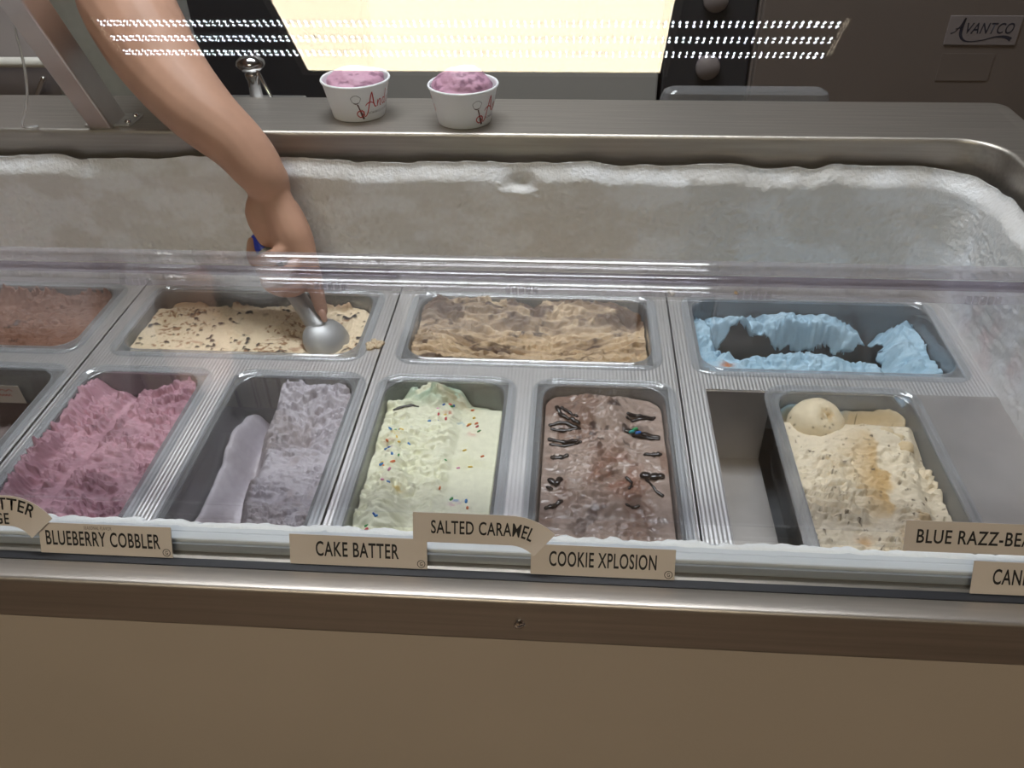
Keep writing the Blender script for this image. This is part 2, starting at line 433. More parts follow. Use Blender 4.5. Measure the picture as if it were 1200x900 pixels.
# ------------------------------------------------------------------ glass guard
TILT = math.radians(24)
guard = thing('sneeze_guard', (0, -.478, RIM), 'sloping clear glass sneeze guard with white bottom channel and steel strut', 'sneeze guard')
def gl(x, u, out=0.0):      # point on the outer face of the glass: x along, u up the slope, out towards the customer
    return Vector((x, -.478+u*math.sin(TILT)-out*math.cos(TILT), RIM+u*math.cos(TILT)+out*math.sin(TILT)))
bm = bmesh.new(); box(bm, -.77, .77, 0, .005, .0024, .79, bev=.0012)
g = obj('glass_pane', bm, M['glass'], guard); g.rotation_euler = (-TILT, 0, 0)
bm = bmesh.new(); box(bm, -.77, .77, .0085, .0150, 0, .0085, bev=.0012); obj('channel', bm, M['white_plastic'], guard)
bm = bmesh.new(); box(bm, -.77, .77, .0066, .0085, 0, .0062, bev=.0004); obj('channel_groove', bm, M['grey_plastic'], guard)
bm = bmesh.new(); box(bm, -.77, .77, .0150, .0235, 0, .0076, bev=.0012); obj('channel_back', bm, M['white_plastic'], guard)
bm = bmesh.new(); box(bm, -.77, .77, -.0050, .0008, -.0004, .0008, bev=.0003); obj('gasket', bm, M['gasket'], guard)
# strut: square steel tube leaning from the rear deck to the glass
bm = bmesh.new()
lean = math.atan2(.096, .17)
sl = .826
box(bm, -.017, .013, -.020, .020, -.012, sl, bev=.0025)
o = obj('strut', bm, M['steel_plate'], guard); o.location = (-.376, .478+.248, -.002); o.rotation_euler = (lean, 0, 0)
bm = bmesh.new(); box(bm, -.03, .03, -.022, .022, 0, .003, bev=.001)
f_ = obj('strut_foot', bm, M['steel'], guard, (-.372, .478+.252, 0))
for dx in (.024,):
    for dy in (-.012, .012):
        bm = bmesh.new(); lathe(bm, [(.0001, .0035), (.003, .003), (.0042, .001), (.0042, 0)], 12, cap0=True, cap1=True)
        obj('bolt', bm, M['chrome'], f_, (dx, dy, .003), True)

# ------------------------------------------------------------------ folded lid lying on the front half of the opening
lid = thing('folding_lid', (0, -.28, RIM), 'clear acrylic lid folded double over the front half of the well', 'lid')
def lp(name, bm, m, smooth=False): return obj(name, bm, m, lid, (0, .28, -RIM), smooth)
lp('lower_panel', bx(-.748, .748, -.445, -.168, .2000, .2045, bev=.001), M['lid'])
lp('upper_panel', bx(-.748, .748, -.445, -.132, .2125, .2165, bev=.001), M['lid'])
bm = bmesh.new(); box(bm, -.748, .748, -.138, -.127, .2080, .2185, bev=.003); lp('edge_rail', bm, M['rail'])
bm = bmesh.new(); box(bm, -.748, .748, -.151, -.143, .2045, .2120, bev=.002); lp('joint_strip', bm, M['rail_dark'])
bm = bmesh.new(); box(bm, -.748, .748, -.168, -.155, .2020, .2120, bev=.003); lp('hinge_rail', bm, M['rail'])
for hx in (-.512, -.346, -.170, .006, .174, .372, .56):
    bm = bmesh.new()
    for k in range(5):
        box(bm, hx+k*.006-.0022, hx+k*.006+.0022, -.1705, -.1675, .2035, .2110, bev=.0008)
    lp('rail_rib', bm, M['rail'])  # small clear ribs in groups along the lid rail

# ------------------------------------------------------------------ pan carriers
def carrier(x0, kind, label, holes=None):
    t = thing('pan_carrier', (x0+W/2, 0, -.004), label, 'pan carrier', 'steel pan carriers in the well')
    bm = bmesh.new(); z0, z1 = -.0015, .0015
    h = W/2-.0012
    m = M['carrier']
    if kind == 'three':
        pieces = [(-h, h, .167, .192), (-h, h, -.0225, .0195), (-h, h, -.345, -.325), (-h, -.1585, -.325, -.0225), (.164, h, -.325, -.0225), (-.0165, .0165, -.325, -.0225), (-h, -.151, .0195, .167), (.151, h, .0195, .167)]
    elif kind == 'left_solid':
        pieces = [(-h, h, .167, .192), (-h, h, -.0225, .0195), (-h, h, -.345, -.325), (-h, .0195, -.325, -.0225), (.164, h, -.325, -.0225), (-h, -.151, .0195, .167), (.151, h, .0195, .167)]
    else:
        pieces = [(-h, h, .173, .192), (-h, h, -.0225, .0130), (-h, h, -.345, -.325), (-h, -.148, -.325, -.0225), (-h, -.151, .0130, .173), (.151, h, .0130, .173)]
    for a in pieces: box(bm, *a, z0, z1)
    box(bm, -h, -h+.002, -.345, .192, -.012, z0); box(bm, h-.002, h, -.345, .192, -.012, z0)
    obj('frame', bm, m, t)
    if kind == 'two':
        bm = bmesh.new(); box(bm, .0765, h, -.325, -.0225, z0, z1+.0003); obj('cover_plate', bm, M['steel_plate'], t)
        bm = bmesh.new(); box(bm, -.149, -.074, -.325, -.0225, -.102, -.100); box(bm, -.151, -.149, -.325, -.0225, -.102, .0012); box(bm, -.149, -.074, -.0245, -.0225, -.102, .0); box(bm, -.149, -.074, -.325, -.323, -.102, .0); obj('recessed_tray', bm, M['steel_plate'], t)
    return t
carrier(-2*W, 'left_solid', 'steel carrier frame around the chocolate ice cream pan')
carrier(-W, 'three', 'steel carrier frame under the pans of blueberry and grey ice cream')
carrier(0, 'three', 'steel carrier frame under the pans of cake batter and cookie ice cream')
carrier(W, 'two', 'steel carrier frame with wide cover plate beside the blue ice cream pan')

# ------------------------------------------------------------------ pans
PR = [(0, -.0026), (0, -.0018), (.0012, -.0002), (.0035, .0010), (.0055, .0006), (.0062, -.0009), (.0105, -.0009), (.0116, .0002), (.0132, .0002), (.0142, -.003), (.0150, -.022), (.0200, -.092), (.026, -.098)]
def pan(cx, cy, w, d, label):
    t = thing('food_pan', (cx, cy, 0), label, 'food pan', 'clear plastic food pans')
    bm = bmesh.new(); rings = []
    for i, z in PR:
        rings.append(rrect(-w/2+i, w/2-i, -d/2+i, d/2-i, max(.026-i*.2, .012) if i < .01 else .030-i*.2, z, 7))
    V = loft(bm, rings[9-1:], False, True)
    o1 = obj('basin', bm, M['pan'], t, smooth=True)
    bm = bmesh.new(); loft(bm, rings[:9]); o2 = obj('rim', bm, M['pan'], t, smooth=True)
    for o in (o1, o2):
        md = o.modifiers.new('wall', 'SOLIDIFY'); md.thickness = .0016; md.offset = -1 if o is o2 else 1
    return t

LIFT = .006
def ice(name, label, cx, cy, w, d, func, mat, step=.0012, skirt=True, lift=LIFT):
    a, b, r = w/2-.0166, d/2-.0166, .024
    nx, ny = int(2*a/step), int(2*b/step)
    X, Y = np.meshgrid(np.linspace(-a, a, nx), np.linspace(-b, b, ny))
    qx, qy = np.abs(X)-(a-r), np.abs(Y)-(b-r)
    ln = np.hypot(np.maximum(qx, 0), np.maximum(qy, 0))
    k = np.where((qx > 0) & (qy > 0) & (ln > r), r/np.maximum(ln, 1e-9), 1)
    X = np.where(k < 1, np.sign(X)*((a-r)+qx*k), X); Y = np.where(k < 1, np.sign(Y)*((b-r)+qy*k), Y)
    ln = np.hypot(np.maximum(np.abs(X)-(a-r), 0), np.maximum(np.abs(Y)-(b-r), 0))
    de = r-ln
    de = np.where((np.abs(X) < a-r) & (np.abs(Y) < b-r), np.minimum(a-np.abs(X), b-np.abs(Y)), de)
    z, col, keep = func(X, Y, a, b, de)
    z = np.clip(z+lift, -.094, .02)
    ins = .085*np.clip(-z-.02, 0, .1)
    Xs, Ys = X*(a-ins)/a, Y*(b-ins)/b
    Pn = np.stack([Xs, Ys, z], -1)
    if skirt and keep is None:   # close the sides of the block
        Pe = np.zeros((ny+2, nx+2, 3)); Ce = np.zeros((ny+2, nx+2, 3))
        Pe[1:-1, 1:-1] = Pn; Ce[1:-1, 1:-1] = col
        Pe[0] = Pe[1]; Pe[-1] = Pe[-2]; Pe[:, 0] = Pe[:, 1]; Pe[:, -1] = Pe[:, -2]
        Ce[0] = Ce[1]; Ce[-1] = Ce[-2]; Ce[:, 0] = Ce[:, 1]; Ce[:, -1] = Ce[:, -2]
        for sl_ in ((0, slice(None)), (-1, slice(None)), (slice(None), 0), (slice(None), -1)):
            e = Pe[sl_]; e[..., 2] = -.092; e[..., 0] *= .95; e[..., 1] *= .95
        Pn, col = Pe, Ce
    me = grid_mesh(name, Pn, keep, col)
    o = link(name, me, mat, None, (cx, cy, 0))
    if keep is not None:
        sd = o.modifiers.new('thickness', 'SOLIDIFY'); sd.thickness = .0018; sd.offset = -1
    tag(o, label, 'ice cream', 'ice creams in the pans')
    return o
def mixc(c0, c1, m): return c0*(1-m[..., None])+c1*m[..., None]
def full(X, c): return np.tile(L3(*c), X.shape+(1,))

def cracks(X, Y, sx, sy, seed, lo=.80, hi=.97):
    """thin torn furrows of scraped ice cream"""
    wx, wy = X+.006*(fbm(X*60, Y*60, seed+50, 2)-.5), Y+.006*(fbm(X*60, Y*60, seed+70, 2)-.5)
    return sst(ridged(wx*sx, wy*sy, seed, 2), lo, hi)*sst(vn(X*45, Y*60, seed+9), .25, .55)
def flakes(X, Y, fy, fx, seed, warp=3.0):
    """torn ledges left by the scoop: a slow slope, then a ragged scarp"""
    ph = Y*fy+warp*fbm(X*fx, Y*fx*1.2, seed, 3)+.5*vn(X*fx*5, Y*fx*5, seed+3)
    t_ = ph-np.floor(ph)
    m = sst(fbm(X*fx*.9, Y*fx*1.3, seed+21, 3), .38, .58)
    return ((1-t_)*sst(t_, 0, .10))*m, sst(t_, .80, 1.0)*m
def f_choc(X, Y, a, b, de):
    k = cracks(X, Y, 60, 90, 3)
    z = -.019+.010*(fbm(X*28, Y*30, 2)-.5)+.005*(fbm(X*110, Y*130, 5)-.5)-.004*k+.012*np.exp(-de/.004)*sst(fbm(X*40, Y*40, 8), .35, .6)*(Y > 0)-.012*gau(X, Y, .02, .045, .10, .014)
    fl, fd = flakes(X, Y, 85, 34, 4); z += .006*fl
    c = full(X, (142, 104, 86))
    d = sst(ridged(X*20+fbm(X*30, Y*30, 3), Y*45, 11), .80, .9)*sst(fbm(X*22, Y*22, 14), .45, .56)
    c = mixc(c, L3(56, 40, 36), d*.85)
    return z, c, None
def f_van(X, Y, a, b, de):
    rg = sst(fbm(X*14, Y*16, 2), .42, .56)
    z = -.020+.006*(fbm(X*22, Y*30, 5)-.5)+(.005*(fbm(X*120, Y*110, 6)-.5)-.003*cracks(X, Y, 80, 55, 6))*rg
    z -= .018*gau(X, Y, .095, -.01, .035, .05); z -= .010*sst(Y, .040, .06)
    z += .007*(ridged(X*80, Y*60, 9)-.5)*sst(X, .05, .09)
    fl, fd = flakes(X, Y, 70, 40, 9); z += .0045*fl*rg
    c = full(X, (240, 220, 188))
    sp = sst(fbm(X*210, Y*230, 3, 2), .62, .70)*sst(fbm(X*22, Y*28, 7), .45, .56)
    c = mixc(c, L3(150, 106, 70), sp*.9)
    bl = sst(fbm(X*130, Y*160, 13, 2), .72, .78)*sst(fbm(X*14, Y*18, 17), .42, .52)
    c = mixc(c, L3(46, 38, 38), bl); z += .002*bl
    st = sst(ridged(X*16, Y*45, 41, 2), .86, .95)*sst(-Y, -.01, .03)*sst(fbm(X*20, Y*20, 3), .42, .55)
    c = mixc(c, L3(176, 128, 100), st*.7)
    wallm = sst(Y, b-.007, b-.001)*sst(fbm(X*30, X*0+3, 23), .42, .66)
    z += .007*wallm*(.5+fbm(X*160, Y*90, 3)); c = mixc(c, L3(160, 120, 86), wallm*.7)
    ln = np.exp(-((X+.088-.35*(Y-.045))/.0024)**2)*sst(Y, .022, .028)*sst(-Y, -.06, -.054)
    c = mixc(c, L3(40, 34, 36), ln); z += .0015*ln
    return z, c, None
def f_car(X, Y, a, b, de):
    hol = gau(X, Y, .015, -.005, .115, .040)
    z = -.018-.024*hol+.012*(fbm(X*24, Y*60, 6)-.5)+.010*(fbm(X*70, Y*150, 16)-.5)-.004*cracks(X, Y, 30, 100, 8)
    z += .010*sst(Y, .025, .05)*fbm(X*40, Y*30, 3)
    z += .008*gau(X, Y, -.12, -.03, .03, .03)-.020*gau(X, Y, .13, .045, .018, .02)
    fl, fd = flakes(X, Y, 95, 28, 14, 2.2); z += .007*fl
    c = full(X, (212, 186, 152))
    s1 = sst(fbm(X*18, Y*90, 12), .44, .58); c = mixc(c, L3(150, 124, 96), s1*.8)
    s2 = sst(ridged(X*16+2*fbm(X*25, Y*50, 1), Y*60, 15), .68, .86)*sst(fbm(X*16, Y*28, 3), .38, .52); c = mixc(c, L3(78, 56, 44), s2*.9)
    s4 = sst(Y, .018, .045)*sst(fbm(X*34, Y*60, 44), .42, .54); c = mixc(c, L3(92, 64, 48), s4*.9)
    return z, c, None
def f_blue(X, Y, a, b, de):
    n = fbm(X*26, Y*34, 9); n2 = fbm(X*60, Y*70, 19)
    wl = .010*(n2-.5)+.016*(n-.5)
    z = -.078+.006*(n-.5)
    bank = sst(-Y+wl, -.002, .026)*sst(-X, -.12, -.06); back = sst(Y+wl, .040, .062)*sst(-X, -.11, -.05)
    lf = sst(-X+wl, .100, .130); rt = sst(X+wl, .076, .124)
    cov = np.clip(np.maximum(np.maximum(bank*1.05, back), np.maximum(lf*1.1, rt*.9)), 0, 1)
    z += cov*(.048+.014*(n-.5)+.016*(n2-.5))+.006*(fbm(X*120, Y*130, 7)-.5)*cov
    z += .020*gau(X, Y, -.086, .054, .012, .012)
    fl, fd = flakes(X, Y, 60, 40, 12); z += .004*fl*cov
    film = sst(-cov+.9*(fbm(X*34, Y*40, 52)-.5), -.55, -.25)
    keep = film < .5            # bare plastic where the pan is scraped clean
    c = full(X, (186, 216, 234)); c = mixc(c, L3(158, 194, 216), sst(fbm(X*50, Y*50, 77), .42, .58)*.5)
    c = mixc(c, L3(196, 120, 60), gau(X, Y, -.112, -.040, .008, .005))
    return z, c, keep
def f_pink(X, Y, a, b, de):
    ch = X+.020-.10*Y
    sm = sst(np.abs(ch), .003, .010)
    k1 = cracks(X, Y, 45, 95, 5, .74, .95)*(.15+.85*sm); k2 = cracks(X, Y, 100, 200, 7, .74, .95)*(.1+.9*sm)
    z = -.024+.012*(fbm(X*18, Y*13, 2)-.5)-.010*sst(X, .005, .03)*sst(-Y, -.09, .02)+.004*(fbm(X*90, Y*150, 12)-.5)*sm
    z -= .0025*k1
    z += .018*sst(-X, .046, .062)*sst(fbm(X*8, Y*14, 3), .12, .4)*(.95+.1*vn(X*60, Y*60, 4))
    z -= .030*gau(X, Y, -.016, .142, .028, .014); z += .006*sst(Y, .09, .14)*(X > 0)
    fl, fd = flakes(X, Y, 75, 38, 6); f2, fd2 = flakes(X, Y, 150, 70, 16)
    z += (.0105*fl+.0045*f2)*(.1+.9*sm)
    c = full(X, (204, 160, 173))
    c = mixc(c, L3(150, 108, 122), sst(fbm(X*30, Y*40, 31), .5, .62)*.5)
    return z, c, None
def f_grey(X, Y, a, b, de):
    lft = sst(-X-.10*Y+.004*np.sin(Y*60), .002, .036)            # left half dug out
    k1 = cracks(X, Y, 45, 85, 5, .74, .95); k2 = cracks(X, Y, 100, 190, 7, .74, .95)
    z = -.026+.008*(fbm(X*20, Y*18, 2)-.5)-.002*k1*(1-lft)
    z -= .026*gau(X, Y, .016, .075, .030, .030)
    z += .010*sst(Y, .110, .130)+.004*(fbm(X*80, Y*120, 12)-.5)
    n = fbm(X*26, Y*18, 31)
    zl = -.082+.014*(n-.5)+.052*sst(-X, .040, .062)*(.55+.45*sst(fbm(X*3, Y*9, 12), .25, .7))+.004*(fbm(X*70, Y*60, 8)-.5)
    z = z*(1-lft)+zl*lft
    keep = None
    fl, fd = flakes(X, Y, 80, 38, 6); f2, fd2 = flakes(X, Y, 150, 70, 16)
    z += (.0085*fl+.0040*f2)*(1-lft)
    c = full(X, (192, 186, 193))
    c = mixc(c, L3(168, 158, 158), sst(fbm(X*24, Y*20, 41), .46, .58)*.6)
    return z, c, keep
def f_cake(X, Y, a, b, de):
    rough = sst(-X, -.024, -.006)
    z = -.021+.004*(fbm(X*14, Y*12, 4)-.5)-.005*sst(X, .008, .022)
    z += (.010*(fbm(X*50, Y*75, 8)-.5)+.004*(fbm(X*130, Y*170, 18)-.5)-.003*cracks(X, Y, 55, 95, 7))*(.06+rough)
    z += .018*gau(X, Y, -.038, -.060, .016, .028)+.010*gau(X, Y, -.044, .010, .012, .05)-.006*gau(X, Y, -.012, -.05, .012, .05)
    z += .016*gau(X, Y, -.012, .135, .026, .012)+.012*(fbm(X*70, Y*70, 3)-.4)*gau(X, Y, 0, .138, .06, .018)
    z -= .016*sst(Y, .120, .138)*sst(np.abs(X+.012), .028, .042)
    fl, fd = flakes(X, Y, 80, 42, 5); z += .0055*fl*rough
    c = full(X, (240, 240, 214)); c = mixc(c, L3(230, 230, 194), sst(fbm(X*40, Y*50, 2), .5, .7)*.6)
    gr = gau(X, Y, -.008, .138, .05, .016)*sst(fbm(X*60, Y*60, 15), .40, .52); c = mixc(c, L3(180, 206, 182), np.clip(gr*1.2, 0, 1))
    c = mixc(c, L3(176, 160, 124), gau(X, Y, .014, .130, .03, .01)*sst(fbm(X*70, Y*70, 19), .46, .56)*.9)
    for (sx, sy, cc) in ((.006, .105, (196, 96, 70)), (.022, .095, (140, 186, 210)), (-.050, .05, (180, 84, 76)), (-.048, .065, (214, 184, 90)), (.03, -.03, (230, 160, 186)), (-.03, -.02, (240, 214, 130)), (.036, .08, (238, 186, 170)), (-.050, .035, (150, 70, 90)), (.030, -.024, (120, 160, 210))):
        c = mixc(c, L3(*cc), .85*gau(X, Y, sx, sy, .006, .004)*sst(vn(X*300, Y*300, 2), .3, .6))
    return z, c, None
def f_cook(X, Y, a, b, de):
    mid = gau(X, Y, 0, .02, .046, .30)
    z = -.021+.007*(fbm(X*18, Y*16, 6)-.5)+.014*mid*(fbm(X*38, Y*38, 9)-.42)+(.006*(fbm(X*110, Y*110, 29)-.5)-.003*cracks(X, Y, 50, 60, 3))*mid
    z += .016*gau(X, Y, .002, .118, .030, .022)+.014*(fbm(X*80, Y*80, 5)-.5)*gau(X, Y, 0, .11, .05, .04)
    fl, fd = flakes(X, Y, 60, 40, 9); z += .005*fl*mid
    c = full(X, (174, 154, 143)); c = mixc(c, L3(142, 114, 100), sst(fbm(X*30, Y*22, 3), .48, .62)*.8)
    dk = sst(fbm(X*55, Y*55, 21), .56, .64)*np.clip(gau(X, Y, .0, .10, .04, .05)+gau(X, Y, .03, -.145, .05, .03)+.6*gau(X, Y, 0, -.02, .06, .10), 0, 1)
    c = mixc(c, L3(56, 40, 38), np.clip(dk*1.2, 0, 1)*.85)
    c = mixc(c, L3(140, 84, 60), gau(X, Y, .012, .015, .022, .035)*sst(fbm(X*40, Y*40, 8), .42, .56)*.8)
    return z, c, None
def f_cann(X, Y, a, b, de):
    k1 = cracks(X, Y, 32, 110, 8, .72, .95)*sst(-Y, -.07, -.02); k2 = cracks(X, Y, 80, 220, 9, .74, .95)
    z = -.017+.008*(fbm(X*16, Y*14, 3)-.5)-.0015*k1+.004*(fbm(X*100, Y*140, 33)-.5)
    z -= .030*sst(Y, .104, .124)
    z += .012*gau(X, Y, .015, .082, .04, .018)-.012*sst(X-.20*Y, .040, .058)*sst(Y, -.14, -.08)
    fl, fd = flakes(X, Y, 95, 34, 8); f2, fd2 = flakes(X, Y, 190, 70, 18)
    z += (.0085*fl+.0036*f2)*sst(-Y, -.08, -.04)
    c = full(X, (236, 222, 196))
    c = mixc(c, L3(210, 172, 110), np.clip(sst(fbm(X*26, Y*20, 13), .46, .60)*1.2*(gau(X, Y, .02, .01, .032, .08)), 0, 1)*.85)
    c = mixc(c, L3(212, 160, 92), .8*gau(X, Y, -.026, -.066, .007, .006))
    wm = sst(-de, -.0045, -.0008)*sst(Y, b-.034, b-.018)*(.75+.25*sst(fbm(X*26, X*0+1, 5), .30, .6))
    z += .030*wm*(.75+.25*fbm(X*60, Y*0, 9)); c = mixc(c, L3(150, 186, 208), wm*sst(fbm(X*34, X*0+7, 61), .36, .46)); c = mixc(c, L3(206, 188, 156), wm*sst(fbm(X*34, X*0+7, 61), .52, .40)*.8)
    c = mixc(c, L3(96, 82, 66), sst(fbm(X*240, Y*240, 5, 2), .78, .84)*.9)
    return z, c, None
def f_white(X, Y, a, b, de):
    z = -.080+.055*sst(-Y, -.02, .09)+.004*(fbm(X*30, Y*30, 2)-.5)+.026*np.exp(-de/.004)*sst(fbm(X*20, Y*12, 4), .45, .6)
    c = full(X, (88, 72, 70)); c = mixc(c, L3(236, 234, 234), sst(-Y, -.010, .016)*sst(fbm(X*20, Y*20, 6), .2, .4))
    c = mixc(c, L3(150, 138, 136), sst(fbm(X*50, Y*30, 7), .60, .68)*.7)
    return z, c, None

RY, RD = .093, .170          # rear row
FY, FD = -.174, .325         # front row
pans = [
 (-2*W+W/2, RY, .322, RD, 'clear pan of chocolate ice cream', f_choc, 'chocolate brown ice cream with dark fudge streaks in its clear pan', 'pig'),
 (-W+W/2, RY, .322, RD, 'clear pan of vanilla ice cream the hand is scooping from', f_van, 'cream coloured ice cream with cookie crumbs being scooped', 'pig'),
 (W/2+.002, RY, .322, RD, 'clear pan of half empty caramel ice cream', f_car, 'hollowed tan caramel ice cream with brown streaks', 'pig'),
 (W+W/2, RY, .322, RD+.012, 'clear pan smeared with light blue ice cream', f_blue, 'light blue ice cream smeared around a nearly empty pan', 'pig'),
 (-2*W+.268, FY, .163, FD, 'dark nearly empty clear pan left of the blueberry pan', f_white, 'last white ice cream at the front of a dark empty pan', 'pig'),
 (-W+.090, FY, .163, FD, 'clear pan of pink blueberry ice cream', f_pink, 'pink blueberry ice cream with rough scraped ridges', 'pig'),
 (-W+.271, FY, .163, FD, 'clear pan of half dug out grey ice cream', f_grey, 'grey lilac ice cream dug out along one side', 'pig'),
 (.090, FY, .163, FD, 'clear pan of pale yellow cake batter ice cream', f_cake, 'pale yellow cake batter ice cream with coloured sprinkles', 'pig'),
 (.269, FY, .163, FD, 'clear pan of brown cookie ice cream with fudge', f_cook, 'brown cookie ice cream with black fudge drizzle', 'pig_wet'),
 (.533, FY, .172, FD, 'clear pan of cream ice cream beside the steel cover plate', f_cann, 'cream coloured ice cream with golden crumbs and one round scoop', 'pig'),
]
ICE = {}
for cx, cy, w, d, lab, fn, il, mt in pans:
    pan(cx, cy, w, d, lab)
    ICE[fn.__name__] = ice('ice_cream', il, cx, cy, w, d, fn, M[mt])

def hsample(fn, w, d, x, y):
    a, b = w/2-.0166, d/2-.0166
    de = np.minimum(a-np.abs(x), b-np.abs(y))
    z, c, k = fn(np.atleast_1d(np.asarray(x, float)), np.atleast_1d(np.asarray(y, float)), a, b, np.atleast_1d(de))
    return z+LIFT
# sprinkles in the cake batter
rnd = random.Random(3)
bm = bmesh.new(); cols = []
spr = [(35, 90, 170), (60, 150, 80), (220, 120, 70), (200, 70, 80), (60, 130, 200), (230, 150, 190), (240, 200, 80)]
pts = []
for k in range(64):
    q = rnd.random()
    if q < .35: x, y = rnd.gauss(-.046, .006), rnd.uniform(-.02, .09)
    elif q < .6: x, y = rnd.uniform(.012, .054), rnd.uniform(-.10, .11)
    elif q < .8: x, y = rnd.uniform(-.05, .0), rnd.uniform(-.12, -.06)
    else: x, y = rnd.uniform(-.02, .04), rnd.uniform(.09, .12)
    pts.append((max(-.055, min(.055, x)), y))
hz = hsample(f_cake, .163, FD, np.array([p[0] for p in pts]), np.array([p[1] for p in pts]))
for (x, y), z in zip(pts, hz):
    a = rnd.uniform(0, 6.3); l = rnd.uniform(.0006, .0016); n0 = len(bm.faces)
    tube(bm, [(x-l*math.cos(a), y-l*math.sin(a), z+.0003), (x+l*math.cos(a), y+l*math.sin(a), z+.0003)], rnd.uniform(.0010, .0015), 6)
    cols.append((len(bm.verts), spr[rnd.randrange(len(spr))]))
o = obj('sprinkles', bm, M['pig'], ICE['f_cake'], smooth=True); o['kind'] = 'stuff'
at = o.data.color_attributes.new('pig', 'FLOAT_COLOR', 'POINT'); prev = 0
arr = np.ones((len(o.data.vertices), 4), np.float32)
for n_, c_ in cols:
    arr[prev:n_, :3] = L3(*c_); prev = n_
at.data.foreach_set('color', arr.reshape(-1))
# fudge drizzle on the cookie ice cream
def drizzle(pts, r, fn, w, d, parent, name='fudge_drizzle', lift=.0008):
    q = catmull([(x, y, 0) for x, y in pts], 5)
    h = hsample(fn, w, d, np.array([v.x for v in q]), np.array([v.y for v in q]))
    P_ = [(v.x, v.y, float(z)+lift) for v, z in zip(q, h)]
    bm = bmesh.new()
    rr = [1.25*r*(.6+.7*rnd.random()) for _ in P_]
    tube(bm, P_, rr, 8, flat=.55)
    return obj(name, bm, M['fudge'], parent, smooth=True)
ck = ICE['f_cook']
for pl, r in (([(-.058, .094), (-.045, .097), (-.028, .090)], .0022), ([(-.057, .088), (-.040, .086), (-.026, .090)], .0018),
              ([(-.052, .122), (-.046, .108), (-.036, .101), (-.028, .095)], .0022), ([(-.046, .120), (-.038, .112), (-.030, .104)], .0018),
              ([(-.058, .068), (-.044, .066), (-.030, .062)], .0024), ([(-.057, .060), (-.042, .058), (-.026, .062)], .0018), ([(-.054, .036), (-.048, .036), (-.040, .039)], .0028),
              ([(.028, .112), (.040, .111), (.056, .112)], .0022), ([(.026, .106), (.042, .106), (.054, .109)], .0016),
              ([(.024, .083), (.040, .083), (.058, .080)], .0026), ([(.030, .076), (.044, .078), (.058, .077)], .0018),
              ([(.042, .047), (.050, .046), (.058, .047)], .0024), ([(.040, .015), (.046, .013), (.056, .014)], .0034), ([(.042, .008), (.050, -.006), (.056, -.012)], .0016),
              ([(-.056, .002), (-.050, -.004), (-.046, .002)], .0030), ([(-.058, -.036), (-.050, -.032), (-.044, -.026)], .0028), ([(-.058, -.008), (-.054, -.010)], .0024), ([(.022, .010), (.026, .004), (.024, -.002)], .0018), ([(.020, -.028), (.026, -.030), (.032, -.028)], .0016)):
    drizzle(pl, r, f_cook, .163, FD, ck)
for (x, y, c_) in ((.033, .084, (40, 160, 90)), (.036, .080, (50, 110, 190)), (.029, .079, (40, 150, 150))):
    bm = bmesh.new(); z = float(hsample(f_cook, .163, FD, x, y)[0]); tube(bm, [(x-.001, y, z+.003), (x+.002, y+.001, z+.0032)], .0018, 8)
    o = obj('candy_bit', bm, P('candy_bit', rgb(*c_), .35), ck, smooth=True)
# one dark drizzle at the back of the cake batter
drizzle([(-.056, .108), (-.044, .114), (-.030, .116)], .0016, f_cake, .163, FD, ICE['f_cake'])

# lumpy balls and crumbs
def lump(r, seed, amp=.12, sub=4, squash=1.0, freq=1.4, col=(238, 222, 190), spots=None):
    bm = bmesh.new(); bmesh.ops.create_icosphere(bm, subdivisions=sub, radius=1)
    co = np.array([v.co[:] for v in bm.verts])
    n = fbm(co[:, 0]*freq+5, co[:, 1]*freq+co[:, 2]*1.7, seed)+.5*fbm(co[:, 2]*freq*2.2, co[:, 0]*3*freq/1.4+co[:, 1], seed+4)
    R_ = r*(1+amp*(n-.75))
    for v, k in zip(bm.verts, R_): v.co = v.co*float(k); v.co.z *= squash
    me = bpy.data.meshes.new('lump'); bm.to_mesh(me); bm.free()
    a = me.color_attributes.new('pig', 'FLOAT_COLOR', 'POINT')
    c = np.tile(L3(*col), (len(co), 1))
    if spots:
        m = sst(fbm(co[:, 0]*3+2, co[:, 1]*3+co[:, 2]*3, seed+9), spots[1], spots[1]+.06)[:, None]
        c = c*(1-m)+L3(*spots[0])*m
    arr = np.ones((len(co), 4), np.float32); arr[:, :3] = c; a.data.foreach_set('color', arr.reshape(-1))
    me.polygons.foreach_set('use_smooth', np.ones(len(me.polygons), bool))
    return me
cn = ICE['f_cann']
me = lump(.030, 5, .10, 5, .95, 1.4, (240, 224, 192))
co = np.zeros(len(me.vertices)*3, np.float32); me.vertices.foreach_get('co', co); co = co.reshape(-1, 3)
d = np.linalg.norm(co/.03-np.array([.30, -.40, .86]), axis=1)          # broken hollow on the top of the ball
dig = np.exp(-(d/.36)**2)*(0.6+.8*fbm(co[:, 0]*200, co[:, 1]*200, 3))
co *= (1-.26*dig)[:, None]; me.vertices.foreach_set('co', co.reshape(-1))
cl = np.zeros(len(co)*4, np.float32); me.color_attributes['pig'].data.foreach_get('color', cl); cl = cl.reshape(-1, 4)
mm = np.clip(np.exp(-(d/.30)**2)*1.2, 0, 1)[:, None]*sst(fbm(co[:, 0]*250, co[:, 1]*250, 13), .35, .55)[:, None]
cl[:, :3] = cl[:, :3]*(1-.8*mm)+L3(206, 168, 108)*.8*mm
sp_ = sst(vn(co[:, 0]*500, co[:, 1]*500+co[:, 2]*300, 7), .90, .95)[:, None]*.8
cl[:, :3] = cl[:, :3]*(1-sp_)+L3(90, 76, 62)*sp_
me.color_attributes['pig'].data.foreach_set('color', cl.reshape(-1))
